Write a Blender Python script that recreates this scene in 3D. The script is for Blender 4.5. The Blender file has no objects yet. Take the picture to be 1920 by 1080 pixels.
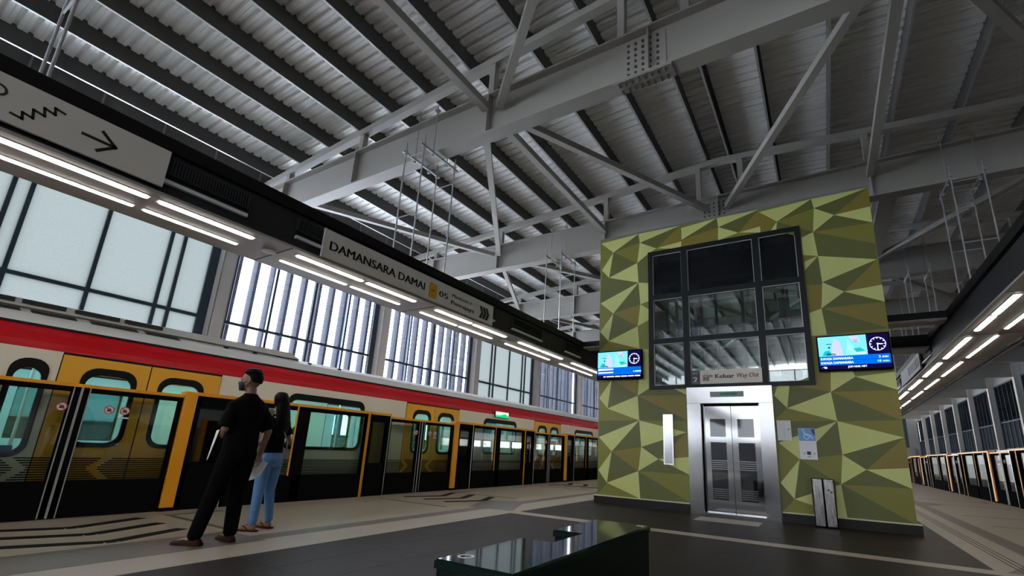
import bpy, bmesh, math, random
from mathutils import Matrix, Vector, Euler
random.seed(7)
SC = bpy.context.scene
COL = SC.collection
PI = math.pi

# ------------------------------------------------------------------ colour / materials
def lin(c):
    c = c / 255.0
    return c / 12.92 if c <= 0.04045 else ((c + 0.055) / 1.055) ** 2.4
def S(r, g, b): return (lin(r), lin(g), lin(b), 1.0)

def mat(name, col, rough=0.5, metal=0.0, nscale=0.0, namt=0.0, bump=0.0, spec=0.5, stretch=None, emit=None, estr=0.0):
    m = bpy.data.materials.new(name); m.use_nodes = True
    nt = m.node_tree; b = nt.nodes['Principled BSDF']
    b.inputs['Base Color'].default_value = col
    b.inputs['Roughness'].default_value = rough
    b.inputs['Metallic'].default_value = metal
    b.inputs['Specular IOR Level'].default_value = spec
    if emit:
        b.inputs['Emission Color'].default_value = emit
        b.inputs['Emission Strength'].default_value = estr
    if nscale:
        tc = nt.nodes.new('ShaderNodeTexCoord'); mp = nt.nodes.new('ShaderNodeMapping')
        if stretch: mp.inputs['Scale'].default_value = stretch
        nz = nt.nodes.new('ShaderNodeTexNoise'); nz.inputs['Scale'].default_value = nscale
        nz.inputs['Detail'].default_value = 5
        nt.links.new(tc.outputs['Object'], mp.inputs['Vector']); nt.links.new(mp.outputs['Vector'], nz.inputs['Vector'])
        if namt:
            mx = nt.nodes.new('ShaderNodeMix'); mx.data_type = 'RGBA'; mx.blend_type = 'MIX'
            mx.inputs[6].default_value = tuple(c * (1 - namt) for c in col[:3]) + (1,)
            mx.inputs[7].default_value = tuple(min(1, c * (1 + namt)) for c in col[:3]) + (1,)
            nt.links.new(nz.outputs['Fac'], mx.inputs[0]); nt.links.new(mx.outputs[2], b.inputs['Base Color'])
        if bump:
            bp = nt.nodes.new('ShaderNodeBump'); bp.inputs['Strength'].default_value = bump; bp.inputs['Distance'].default_value = 0.02
            nt.links.new(nz.outputs['Fac'], bp.inputs['Height']); nt.links.new(bp.outputs['Normal'], b.inputs['Normal'])
    return m

def glass(name, tint, gloss=0.08, rough=0.02, gcol=(1, 1, 1, 1)):
    """thin pane: tinted see-through with a fresnel-weighted mirror layer"""
    m = bpy.data.materials.new(name); m.use_nodes = True
    nt = m.node_tree; nt.nodes.remove(nt.nodes['Principled BSDF'])
    out = nt.nodes['Material Output']
    tr = nt.nodes.new('ShaderNodeBsdfTransparent'); tr.inputs['Color'].default_value = tint
    gl = nt.nodes.new('ShaderNodeBsdfGlossy'); gl.inputs['Roughness'].default_value = rough; gl.inputs['Color'].default_value = gcol
    lw = nt.nodes.new('ShaderNodeLayerWeight'); lw.inputs['Blend'].default_value = 0.25
    mt = nt.nodes.new('ShaderNodeMath'); mt.operation = 'MULTIPLY_ADD'
    mt.inputs[1].default_value = 0.5; mt.inputs[2].default_value = gloss
    nt.links.new(lw.outputs['Fresnel'], mt.inputs[0])
    mx = nt.nodes.new('ShaderNodeMixShader')
    nt.links.new(mt.outputs[0], mx.inputs[0]); nt.links.new(tr.outputs[0], mx.inputs[1]); nt.links.new(gl.outputs[0], mx.inputs[2])
    nt.links.new(mx.outputs[0], out.inputs['Surface'])
    return m

def frosted(name, col, through):
    """fritted / filmed pane: part see-through, part light-spreading film with a fine vertical weave"""
    m = bpy.data.materials.new(name); m.use_nodes = True
    nt = m.node_tree; nt.nodes.remove(nt.nodes['Principled BSDF']); out = nt.nodes['Material Output']
    tr = nt.nodes.new('ShaderNodeBsdfTransparent'); tr.inputs['Color'].default_value = through
    tl = nt.nodes.new('ShaderNodeBsdfTranslucent'); tl.inputs['Color'].default_value = col
    tc = nt.nodes.new('ShaderNodeTexCoord')
    wv = nt.nodes.new('ShaderNodeTexNoise'); wv.inputs['Scale'].default_value = 30; wv.inputs['Detail'].default_value = 2
    nt.links.new(tc.outputs['Object'], wv.inputs['Vector'])
    mt = nt.nodes.new('ShaderNodeMath'); mt.operation = 'MULTIPLY_ADD'; mt.inputs[1].default_value = 0.10; mt.inputs[2].default_value = 0.45
    nt.links.new(wv.outputs['Fac'], mt.inputs[0])
    mx = nt.nodes.new('ShaderNodeMixShader')
    nt.links.new(mt.outputs[0], mx.inputs[0]); nt.links.new(tr.outputs[0], mx.inputs[1]); nt.links.new(tl.outputs[0], mx.inputs[2])
    nt.links.new(mx.outputs[0], out.inputs['Surface'])
    return m

def emis(name, col, strength):
    m = bpy.data.materials.new(name); m.use_nodes = True
    nt = m.node_tree; nt.nodes.remove(nt.nodes['Principled BSDF']); out = nt.nodes['Material Output']
    e = nt.nodes.new('ShaderNodeEmission'); e.inputs['Color'].default_value = col; e.inputs['Strength'].default_value = strength
    nt.links.new(e.outputs[0], out.inputs['Surface'])
    return m

M = {}
M['granite'] = mat('dark_granite', (0.026, 0.020, 0.016, 1), 0.5, 0, 60, 0.35, 0, spec=0.05)
M['beige'] = mat('beige_granite', (0.28, 0.232, 0.178, 1), 0.5, 0, 50, 0.16, 0, spec=0.25)
M['brown'] = mat('brown_granite', (0.10, 0.078, 0.058, 1), 0.45, 0, 50, 0.2, 0, spec=0.25)
M['joint'] = mat('tile_joint', (0.030, 0.025, 0.021, 1), 0.6, spec=0.08)
M['blackmark'] = mat('black_marking', (0.006, 0.006, 0.006, 1), 0.7, 0, 30, 0.2, spec=0.1)
M['concrete'] = mat('concrete', (0.16, 0.155, 0.15, 1), 0.85, 0, 4, 0.25, 0.1)
M['ballast'] = mat('track_bed', (0.05, 0.048, 0.045, 1), 0.95, 0, 12, 0.4, 0.3)
M['roof'] = mat('metal_decking', (0.92, 0.905, 0.89, 1), 0.48, 0.15, 2.0, 0.06, 0, stretch=(0.3, 3, 1))
M['steel'] = mat('painted_steel', (0.35, 0.33, 0.30, 1), 0.5, 0, 3, 0.06)
M['purlin'] = mat('shade_dark_purlin', (0.085, 0.083, 0.078, 1), 0.5, 0.0, 8, 0.15, spec=0.3)  # purlin colour darkened to hold the shade on the webs
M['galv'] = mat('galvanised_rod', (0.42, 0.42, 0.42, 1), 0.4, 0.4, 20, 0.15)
M['fascia'] = mat('charcoal_panel', (0.026, 0.025, 0.027, 1), 0.45, 0, 2, 0.1, spec=0.25)
M['fasciacap'] = mat('black_cap', (0.010, 0.009, 0.009, 1), 0.5, spec=0.15)
M['soffit'] = mat('grey_soffit', (0.34, 0.32, 0.295, 1), 0.45, 0, 4, 0.05)
M['louvre'] = mat('louvre_panel', (0.045, 0.045, 0.05, 1), 0.35, 0.3)
M['alu'] = mat('aluminium', (0.72, 0.72, 0.74, 1), 0.28, 0.9)
M['strip'] = emis('lamp_diffuser', (1.0, 0.95, 0.86, 1), 6.0)
M['striphouse'] = mat('lamp_housing', (0.75, 0.73, 0.70, 1), 0.5)
M['frame'] = mat('slate_window_frame', S(52, 66, 80), 0.4, 0.2)
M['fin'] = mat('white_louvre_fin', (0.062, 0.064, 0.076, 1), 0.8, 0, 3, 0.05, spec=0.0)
M['clear'] = glass('clear_pane', (0.84, 0.88, 0.94, 1), 0.02)
M['frost'] = frosted('frosted_pane', (0.25, 0.27, 0.272, 1), (0.070, 0.0775, 0.080, 1))
M['blue'] = frosted('bluish_panel', (0.045, 0.050, 0.055, 1), (0.034, 0.038, 0.042, 1))
M['darkpanel'] = mat('dark_louvre', (0.010, 0.011, 0.013, 1), 0.8, 0, 3, 0.2, spec=0.0)
M['wallgrey'] = mat('grey_wall', (0.25, 0.25, 0.25, 1), 0.7, 0, 2, 0.1)
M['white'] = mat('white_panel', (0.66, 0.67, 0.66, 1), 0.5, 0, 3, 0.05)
M['column'] = mat('column_paint', (0.48, 0.465, 0.44, 1), 0.5, 0, 3, 0.05)
M['sign'] = mat('sign_face', (0.70, 0.645, 0.57, 1), 0.5)
M['ink'] = mat('sign_ink', (0.018, 0.013, 0.012, 1), 0.5)
M['orangebox'] = mat('orange_square', S(240, 165, 25), 0.5)
M['redink'] = mat('red_ink', S(190, 62, 42), 0.5)
M['whiteink'] = mat('white_ink', (0.95, 0.95, 0.95, 1), 0.5)
M['greysign'] = mat('dark_sign', S(62, 64, 68), 0.5)
# lift
M['lime'] = mat('pale_lime', (0.55, 0.575, 0.19, 1), 0.5, 0, 2, 0.05)
M['olive'] = mat('olive', (0.19, 0.18, 0.020, 1), 0.5, 0, 2, 0.06)
M['dolive'] = mat('dark_olive', (0.105, 0.112, 0.018, 1), 0.5, 0, 2, 0.06)
M['ochre'] = mat('ochre', (0.215, 0.165, 0.016, 1), 0.5, 0, 2, 0.06)
M['skirt'] = mat('black_skirting', (0.016, 0.014, 0.014, 1), 0.5, spec=0.2)
M['cream'] = mat('cream_edge', (0.55, 0.52, 0.36, 1), 0.5)
M['blackframe'] = mat('black_frame', (0.008, 0.011, 0.012, 1), 0.4, spec=0.2)
M['slateframe'] = mat('teal_black_frame', (0.02, 0.032, 0.035, 1), 0.3)
M['endglass'] = glass('end_wall_pane', (0.44, 0.455, 0.47, 1), 0.05)
M['smoke'] = glass('tinted_pane', (0.26, 0.275, 0.29, 1), 0.05)
M['liftglass'] = glass('lift_glass', (0.80, 0.88, 0.86, 1), 0.10)
M['blackglass'] = mat('black_glass', (0.006, 0.007, 0.009, 1), 0.08, 0, spec=0.5)
M['steelbrush'] = mat('brushed_stainless', (0.36, 0.352, 0.35, 1), 0.15, 1.0, 60, 0.05, 0, stretch=(1, 1, 0.05))
M['steelmirror'] = mat('polished_stainless', (0.38, 0.372, 0.37, 1), 0.08, 1.0)
M['darkglass'] = mat('dark_mirror_glass', (0.012, 0.013, 0.015, 1), 0.04, 0, spec=1.0)
M['shaft'] = mat('shaft_wall', (0.16, 0.18, 0.18, 1), 0.7, 0, 3, 0.15)
M['machine'] = mat('machine_black', (0.015, 0.016, 0.018, 1), 0.45)
M['bluepart'] = mat('blue_plastic', S(40, 40, 110), 0.4)
M['led'] = emis('green_led', (0.05, 0.6, 0.3, 1), 0.06)
# train
M['tcream'] = mat('train_cream', (0.80, 0.735, 0.60, 1), 0.32, 0, 1.5, 0.03)
M['tyellow'] = mat('train_yellow', S(238, 174, 50), 0.32, 0, 1.5, 0.03)
M['tred'] = mat('train_red', S(205, 14, 28), 0.14, 0, 1.5, 0.04)
M['troof'] = mat('train_roof', (0.66, 0.64, 0.60, 1), 0.55, 0, 3, 0.1)
M['tblack'] = mat('black_gasket', (0.006, 0.006, 0.006, 1), 0.4, spec=0.2)
M['tglass'] = glass('train_window', (0.62, 0.86, 0.86, 1), 0.05)
M['tinside'] = mat('train_interior', (0.62, 0.68, 0.68, 1), 0.5)
M['tlamp'] = emis('added_train_lamp', (0.85, 1, 1, 1), 5.0)
M['seat'] = mat('seat_blue', S(45, 75, 150), 0.5)
M['under'] = mat('underframe', (0.02, 0.02, 0.02, 1), 0.7)
M['panelw'] = emis('panel_glow_white', (0.75, 1.0, 0.75, 1), 0.36)
M['panelg'] = emis('panel_glow_green', (0.03, 0.75, 0.30, 1), 0.32)
# gates
M['gyellow'] = mat('gate_yellow', S(232, 154, 20), 0.45, 0, 3, 0.05)
M['gblack'] = mat('gate_black', (0.006, 0.006, 0.006, 1), 0.5, spec=0.0)
M['gglass'] = glass('gate_glass', (0.80, 0.84, 0.82, 1), 0.03)
M['gdark'] = glass('gate_dark_glass', (0.20, 0.20, 0.19, 1), 0.05)
M['stickw'] = mat('sticker_white', (0.7, 0.7, 0.7, 1), 0.5)
M['stickr'] = mat('sticker_red', S(185, 50, 45), 0.5)
# furniture
M['bench'] = mat('bench_black_green', (0.004, 0.012, 0.009, 1), 0.07, 0, 4, 0.3, 0.0, spec=0.13)
M['benchside'] = mat('bench_side', (0.003, 0.008, 0.005, 1), 0.25, 0, 4, 0.3, spec=0.15)
M['binsteel'] = mat('streaked_stainless', (0.42, 0.40, 0.385, 1), 0.2, 1.0, 14, 0.3, 0.7, stretch=(3.5, 3.5, 0.25))  # vertical colour streaks imitate wavy reflections in the steel
# people
M['skin'] = mat('skin', S(128, 88, 68), 0.55, 0, 12, 0.06)
M['hair'] = mat('black_hair', (0.006, 0.005, 0.005, 1), 0.55, 0, 40, 0.4, 0.4, stretch=(6, 6, 0.6), spec=0.04)
M['blackcloth'] = mat('black_cotton', (0.0045, 0.0045, 0.005, 1), 0.95, 0, 30, 0.3, 0.2, spec=0.04)
M['blackjean'] = mat('black_trouser', (0.0035, 0.0035, 0.004, 1), 0.95, 0, 30, 0.3, 0.2, spec=0.04)
M['denim'] = mat('blue_denim', S(88, 128, 176), 0.85, 0, 25, 0.25, 0.2)
M['maskm'] = mat('black_mask', (0.012, 0.011, 0.012, 1), 0.8)
M['shoe'] = mat('brown_shoe', S(52, 30, 20), 0.7, spec=0.1)
M['paper'] = mat('white_paper', (0.72, 0.71, 0.70, 1), 0.7)
M['strap'] = mat('grey_strap', (0.35, 0.34, 0.33, 1), 0.6)
M['eye'] = mat('eye_dark', (0.02, 0.015, 0.012, 1), 0.2)
M['navyc'] = mat('navy_cloth', (0.02, 0.022, 0.035, 1), 0.9)
# screens
M['scr_blue'] = emis('screen_blue', S(0, 105, 225), 0.46)
M['scr_dblue'] = emis('screen_row_blue', S(0, 70, 190), 0.44)
M['scr_navy'] = emis('screen_navy', S(18, 12, 70), 0.40)
M['scr_sky'] = emis('screen_sky', S(120, 215, 240), 0.48)
M['scr_aqua'] = emis('screen_aqua', S(150, 230, 235), 0.48)
M['scr_lilac'] = emis('screen_lilac', S(200, 205, 240), 0.44)
M['scr_teal'] = emis('screen_teal', S(20, 190, 190), 0.44)
M['scr_dark'] = emis('screen_dark', S(20, 50, 90), 0.40)
M['scr_white'] = emis('screen_white', S(245, 245, 255), 0.52)
M['scr_green'] = emis('screen_green', S(190, 255, 200), 0.48)
M['posterblue'] = mat('poster_blue', S(95, 150, 215), 0.4, 0, 6, 0.2)
M['posternavy'] = mat('poster_navy', S(25, 55, 140), 0.4)
M['posterpale'] = mat('poster_pale', S(190, 215, 240), 0.4)
M['posterwhite'] = mat('poster_white', (0.72, 0.72, 0.76, 1), 0.4)

# ------------------------------------------------------------------ mesh building
class MB:
    def __init__(s): s.v = []; s.f = []; s.m = []
    def add(s, vs, fs, mi=0):
        n = len(s.v); s.v += [tuple(v) for v in vs]
        for f in fs: s.f.append(tuple(i + n for i in f)); s.m.append(mi)
        return s
    def box(s, x0, x1, y0, y1, z0, z1, mi=0):
        if x0 > x1: x0, x1 = x1, x0
        if y0 > y1: y0, y1 = y1, y0
        if z0 > z1: z0, z1 = z1, z0
        vs = [(x, y, z) for z in (z0, z1) for y in (y0, y1) for x in (x0, x1)]
        return s.add(vs, [(0, 2, 3, 1), (4, 5, 7, 6), (0, 1, 5, 4), (2, 6, 7, 3), (0, 4, 6, 2), (1, 3, 7, 5)], mi)
    def bbox(s, x0, x1, y0, y1, z0, z1, r=0.01, mi=0):
        """box with its 12 edges chamfered"""
        bm = bmesh.new(); bmesh.ops.create_cube(bm, size=1)
        for v in bm.verts:
            v.co = Vector(((x0 + x1) / 2 + v.co.x * abs(x1 - x0), (y0 + y1) / 2 + v.co.y * abs(y1 - y0), (z0 + z1) / 2 + v.co.z * abs(z1 - z0)))
        bmesh.ops.bevel(bm, geom=list(bm.edges), offset=r, segments=2, profile=0.6, affect='EDGES')
        bm.verts.index_update()
        s.add([v.co[:] for v in bm.verts], [[v.index for v in f.verts] for f in bm.faces], mi); bm.free(); return s
    def beam(s, a, b, w, h, mi=0, up=(0, 0, 1)):
        a = Vector(a); b = Vector(b); d = (b - a).normalized(); u = Vector(up)
        if abs(d.dot(u)) > 0.98: u = Vector((0, 1, 0))
        r = d.cross(u).normalized(); u = r.cross(d).normalized()
        vs = []
        for p in (a, b):
            for i, j in ((-1, -1), (1, -1), (1, 1), (-1, 1)): vs.append(p + r * (i * w / 2) + u * (j * h / 2))
        return s.add(vs, [(0, 1, 2, 3), (7, 6, 5, 4), (0, 4, 5, 1), (1, 5, 6, 2), (2, 6, 7, 3), (3, 7, 4, 0)], mi)
    def tube(s, pts, r, n=8, mi=0, caps=True):
        pts = [Vector(p) for p in pts]; rs = r if isinstance(r, (list, tuple)) else [r] * len(pts)
        rings = []; prev = None
        for i, p in enumerate(pts):
            d = (pts[min(i + 1, len(pts) - 1)] - pts[max(i - 1, 0)]).normalized()
            if prev is None:
                u = Vector((0, 0, 1)) if abs(d.z) < 0.9 else Vector((0, 1, 0))
                u = (u - d * u.dot(d)).normalized()
            else: u = (prev - d * prev.dot(d)).normalized()
            prev = u; w = d.cross(u)
            rings.append([p + (u * math.cos(2 * PI * k / n) + w * math.sin(2 * PI * k / n)) * rs[i] for k in range(n)])
        vs = [v for R in rings for v in R]; fs = []
        for i in range(len(pts) - 1):
            for k in range(n):
                a = i * n + k; b2 = i * n + (k + 1) % n
                fs.append((a, b2, b2 + n, a + n))
        if caps:
            fs.append(tuple(reversed(range(n)))); fs.append(tuple(range((len(pts) - 1) * n, len(pts) * n)))
        return s.add(vs, fs, mi)
    def prism(s, poly, axis, a, b, mi=0):
        """poly: 2D points in the plane across axis (x: (y,z); y: (x,z); z: (x,y)), extruded a..b"""
        def P(p, t): return {'x': (t, p[0], p[1]), 'y': (p[0], t, p[1]), 'z': (p[0], p[1], t)}[axis]
        n = len(poly); vs = [P(p, a) for p in poly] + [P(p, b) for p in poly]
        fs = [tuple(reversed(range(n))), tuple(range(n, 2 * n))] + [(i, (i + 1) % n, n + (i + 1) % n, n + i) for i in range(n)]
        return s.add(vs, fs, mi)
    def ring(s, outer, inner, axis, a, b, mi=0):
        """closed frame between two loops with the same point count, extruded a..b"""
        def P(p, t): return {'x': (t, p[0], p[1]), 'y': (p[0], t, p[1]), 'z': (p[0], p[1], t)}[axis]
        n = len(outer); vs = [P(p, a) for p in outer] + [P(p, a) for p in inner] + [P(p, b) for p in outer] + [P(p, b) for p in inner]
        fs = []
        for i in range(n):
            j = (i + 1) % n
            fs += [(i, j, n + j, n + i), (2 * n + i, 3 * n + i, 3 * n + j, 2 * n + j), (i, 2 * n + i, 2 * n + j, j), (n + i, n + j, 3 * n + j, 3 * n + i)]
        return s.add(vs, fs, mi)
    def poly(s, pts, mi=0): return s.add(pts, [tuple(range(len(pts)))], mi)

def rrect(y0, y1, z0, z1, r, n=5):
    out = []
    for cx, cy, a0 in ((y1 - r, z0 + r, -90), (y1 - r, z1 - r, 0), (y0 + r, z1 - r, 90), (y0 + r, z0 + r, 180)):
        for k in range(n + 1):
            a = math.radians(a0 + 90 * k / n); out.append((cx + r * math.cos(a), cy + r * math.sin(a)))
    return out
def circ(cy, cz, r, n=20): return [(cy + r * math.cos(2 * PI * k / n), cz + r * math.sin(2 * PI * k / n)) for k in range(n)]

def make(name, mb, mats, smooth=False):
    me = bpy.data.meshes.new(name)
    me.from_pydata(mb.v, [], mb.f)
    ms = mats if isinstance(mats, (list, tuple)) else [mats]
    for m in ms: me.materials.append(M[m] if isinstance(m, str) else m)
    if len(ms) > 1: me.polygons.foreach_set('material_index', mb.m)
    if smooth: me.polygons.foreach_set('use_smooth', [True] * len(me.polygons))
    bm = bmesh.new(); bm.from_mesh(me); bmesh.ops.recalc_face_normals(bm, faces=bm.faces); bm.to_mesh(me); bm.free()
    me.update()
    o = bpy.data.objects.new(name, me); COL.objects.link(o)
    return o

def rootloc(o):
    while o.parent: o = o.parent
    return o.location.copy()

def part(name, mb, mats, parent, label=None, smooth=False, world=True):
    """a child mesh; vertices are given in world coordinates when world, else in the thing's own frame"""
    if world:
        l = rootloc(parent); mb.v = [(a - l.x, b - l.y, c - l.z) for a, b, c in mb.v]
    o = make(name, mb, mats, smooth); o.parent = parent
    if label: o['label'] = label
    return o

def thing(name, label, cat, loc=(0, 0, 0), rz=0, group=None):
    o = bpy.data.objects.new(name, None); COL.objects.link(o); o.empty_display_size = 0.1
    o.location = loc; o.rotation_euler = (0, 0, rz); o['label'] = label; o['category'] = cat
    if group: o['group'] = group
    return o

def single(name, mb, mats, label, cat, group=None, smooth=False, loc=None):
    if loc is not None: mb.v = [(a - loc[0], b - loc[1], c - loc[2]) for a, b, c in mb.v]
    o = make(name, mb, mats, smooth); o['label'] = label; o['category'] = cat
    if loc is not None: o.location = loc
    if group: o['group'] = group
    return o

def struct(name, mb, mats, label=None, smooth=False):
    o = make(name, mb, mats, smooth); o['kind'] = 'structure'
    if label: o['label'] = label
    return o

def dup(root, delta, label=None):
    r = root.copy(); COL.objects.link(r); r.location = root.location + Vector(delta)
    if label: r['label'] = label
    def rec(a, b):
        for ch in list(a.children):
            c = ch.copy(); COL.objects.link(c); c.parent = b; rec(ch, c)
    rec(root, r)
    return r

ORD = ['first', 'second', 'third', 'fourth', 'fifth', 'sixth', 'seventh', 'eighth', 'ninth', 'tenth', 'eleventh', 'twelfth', 'thirteenth',
       'fourteenth', 'fifteenth', 'sixteenth', 'seventeenth', 'eighteenth', 'nineteenth', 'twentieth', 'twenty-first', 'twenty-second',
       'twenty-third', 'twenty-fourth', 'twenty-fifth', 'twenty-sixth', 'twenty-seventh', 'twenty-eighth', 'twenty-ninth', 'thirtieth']

# ------------------------------------------------------------------ lettering
BASIS = {'-y': Matrix(((1, 0, 0), (0, 0, -1), (0, 1, 0))),      # reads along +x, faces the viewer at -y
         '+x': Matrix(((0, 0, 1), (1, 0, 0), (0, 1, 0))),       # reads along +y, faces +x
         '-x': Matrix(((0, 0, -1), (-1, 0, 0), (0, 1, 0)))}     # reads along -y, faces -x
def text(string, loc, facing, height, m, parent, width=None, bold=0.0, shear=0.0, name='lettering'):
    """lettering whose capital height is `height`, baseline-left at loc (world), optionally fitted to width"""
    cu = bpy.data.curves.new('t', 'FONT'); cu.body = string; cu.size = 1.0; cu.offset = 0.0; cu.shear = shear; cu.resolution_u = 3
    ob = bpy.data.objects.new('t', cu); COL.objects.link(ob)
    dg = bpy.context.evaluated_depsgraph_get(); me = bpy.data.meshes.new_from_object(ob.evaluated_get(dg))
    COL.objects.unlink(ob); bpy.data.objects.remove(ob)
    if bold > 0:
        bm = bmesh.new()
        for dx in (-bold, 0.0, bold):
            k = len(bm.verts); bm.from_mesh(me); bm.verts.ensure_lookup_table()
            for v in bm.verts[k:]: v.co.x += dx; v.co.z += abs(dx) * 0.003
        bm.to_mesh(me); bm.free()
    xs = [v.co.x for v in me.vertices]; ys = [v.co.y for v in me.vertices]
    x0 = min(xs); w = max(xs) - x0
    sy = height / 0.73; sx = sy if width is None else width / w
    B = BASIS[facing]; l = rootloc(parent)
    for v in me.vertices:
        p = B @ Vector(((v.co.x - x0) * sx, v.co.y * sy, v.co.z)); v.co = p + Vector(loc) - l
    me.materials.clear(); me.materials.append(M[m]); me.name = name
    o = bpy.data.objects.new(name, me); COL.objects.link(o); o.parent = parent
    return o

# ================================================================== THE SETTING
XL, XR = -13.6, 10.35          # inner faces of the side walls
Y0, Y1 = -22.0, 76.0
PL, PR = -8.45, 5.05           # platform edges
RIDGE = -1.7
def zc(x): return 8.38 - 0.072 * abs(x - RIDGE)      # rafter centre line
GY = [5.62 + 5.36 * k for k in range(-1, 13)]        # girder lines

# floor: granite in lengthwise bands
fl = MB()
bands = [(PL, -5.72, 1), (-5.72, -5.44, 2), (-5.44, -4.83, 1), (-4.83, 1.50, 0), (1.50, 2.11, 1), (2.11, 2.39, 2), (2.39, PR, 1)]
for a, b, mi in bands: fl.poly([(a, Y0, 0), (b, Y0, 0), (b, Y1, 0), (a, Y1, 0)], mi)
fl.box(PL, PR, Y0, Y1, -1.1, -0.02, 0)
def inlay(x0, x1, y0, y1, mi, h=0.0015): fl.box(x0, x1, y0, y1, -0.01, h, mi)
inlay(-6.15, -5.38, Y0, 3.2, 2); inlay(1.9, 2.75, Y0, 3.2, 2)
for yb in (7.27, 18.0, 28.7, 39.4, 50.0):
    inlay(-4.83, 1.50, yb - 0.15, yb + 0.13, 1)
    for s in (0, 1):
        q = [(-6.36, yb + 1.05), (-5.66, yb + 1.62), (-4.95, yb + 0.10), (-5.86, yb - 0.02)]
        if s: q = [(-3.35 - x, y) for x, y in q]
        fl.prism(q, 'z', -0.01, 0.0018, 2)
inlay(-2.15, -1.08, 8.95, 9.55, 1); inlay(-0.9, 0.9, 8.9, 8.98, 3); inlay(-4.4, -2.4, 8.9, 8.98, 3)
# tile joints
y = Y0 + 0.6
while y < 40:
    fl.box(-4.83, 1.5, y, y + 0.006, -0.01, 0.0008, 3); y += 1.2
for x in (-4.2, -3.6, -3.0, -2.4, -1.8, -1.2, -0.6, 0.0, 0.6, 1.2): fl.box(x, x + 0.006, Y0, 40, -0.01, 0.0008, 3)
for x in (1.74, 1.80, 1.86): fl.box(x, x + 0.012, Y0, Y1, -0.01, 0.0022, 3)
for P in (3.25, 9.2, 15.3, 21.4):
    for s in (0, 1):
        f = (lambda x: x) if not s else (lambda x: -3.4 - x)
        inlay(f(-7.9), f(-6.1), P - 0.03, P + 0.04, 2, 0.002); inlay(f(-7.92), f(-7.82), P, P + 0.7, 2, 0.002); inlay(f(-7.9), f(-6.1), P - 2.35, P - 2.28, 2, 0.002)
struct('floor', fl, ['granite', 'beige', 'brown', 'joint'])
tb = MB(); tb.box(XL - 0.4, PL, Y0, Y1, -1.3, -1.1); struct('floor_left_track', tb, 'ballast')
tb = MB(); tb.box(PR, XR + 0.4, Y0, Y1, -1.3, -1.1); struct('floor_right_track', tb, 'ballast')
for nm, xs, side in (('left', (-9.45, -10.9), 'left'), ('right', (6.1, 7.55), 'right')):
    for i, x in enumerate(xs):
        r = MB(); r.box(x - 0.07, x + 0.07, Y0, Y1, -1.1, -1.085); r.box(x - 0.012, x + 0.012, Y0, Y1, -1.085, -0.97); r.box(x - 0.036, x + 0.036, Y0, Y1, -0.97, -0.93)
        single('rail', r, 'galv', 'steel running rail of the %s track, %s the platform' % (side, 'nearer' if i == 0 else 'farther from'), 'rail', 'running rails', loc=(x, Y0, -1.1))

# platform-edge chevron markings, three bent bars before each doorway
for i, (yc, nm) in enumerate(((2.15, 'nearest set, left of the person in black'), (8.25, 'middle set, before the second doorway'), (14.4, 'farthest set, near the lift tower'))):
    t = thing('floor_marking', 'three black bent queue bars on the floor, %s' % nm, 'floor marking', (-7.2, yc, 0), 0, 'queue markings')
    for xa in (-7.47, -6.90, -6.33):
        b = MB(); w = 0.15
        pts = [(xa - 0.33, yc - 0.78), (xa, yc - 0.03), (xa, yc + 0.05), (xa - 0.33, yc + 0.78)]
        for a, c in ((pts[0], pts[1]), (pts[1], pts[2]), (pts[2], pts[3])):
            d = Vector((c[0] - a[0], c[1] - a[1], 0)).normalized(); n = Vector((-d.y, d.x, 0)) * w / 2
            q = [(a[0] + n.x, a[1] + n.y), (a[0] - n.x, a[1] - n.y), (c[0] - n.x, c[1] - n.y), (c[0] + n.x, c[1] + n.y)]
            b.prism(q, 'z', 0.0, 0.003)
        part('bar', b, 'blackmark', t)

# roof sheet: trapezoidal decking running down both slopes from the ridge
rf = MB(); prof = []
yy = Y0
while yy < Y1:
    prof += [(yy, 0), (yy + 0.060, 0), (yy + 0.068, 0.010), (yy + 0.076, 0), (yy + 0.128, 0), (yy + 0.142, 0.055), (yy + 0.188, 0.055), (yy + 0.2075, 0)]
    yy += 0.2075
xs = (-12.75, RIDGE, 9.35)
n = len(prof)
for x in xs:
    rf.v += [(x, p[0], zc(x) + 0.40 + p[1]) for p in prof]
for j in range(2):
    for i in range(n - 1): rf.f.append((j * n + i, j * n + i + 1, (j + 1) * n + i + 1, (j + 1) * n + i)); rf.m.append(0)
top = len(rf.v)
for x in xs: rf.v += [(x, Y0, zc(x) + 0.53), (x, Y1, zc(x) + 0.53)]
for j in range(2): rf.f.append((top + 2 * j, top + 2 * j + 1, top + 2 * j + 3, top + 2 * j + 2)); rf.m.append(0)
struct('ceiling', rf, 'roof')

# side walls
wl = MB(); wl.box(XL - 0.25, XL, Y0, Y1, -1.3, 1.2); wl.box(XL - 0.25, XL, Y0, Y1, 7.5, 8.0); struct('wall_left', wl, 'wallgrey')
wr = MB(); wr.box(XR, XR + 0.25, Y0, Y1, -1.3, 1.9); wr.box(XR, XR + 0.25, Y0, Y1, 6.62, 8.0); [wr.box(XR, XR + 0.2, y - 0.18, y + 0.18, 1.9, 6.62) for y in GY]; struct('wall_right', wr, 'wallgrey')
wf = MB(); wf.box(XL, XR, Y1, Y1 + 0.2, -1.3, 3.4); wf.box(XL, 4.2, Y1, Y1 + 0.2, 3.4, 8.6); wf.box(9.3, XR, Y1, Y1 + 0.2, 3.4, 8.6); wf.box(4.2, 9.3, Y1, Y1 + 0.2, 7.0, 8.6)
struct('wall_far', wf, 'wallgrey')
wb = MB(); wb.box(XL, XR, Y0 - 0.2, Y0, -1.3, 2.5); struct('wall_near', wb, 'wallgrey')
w = MB()
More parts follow.
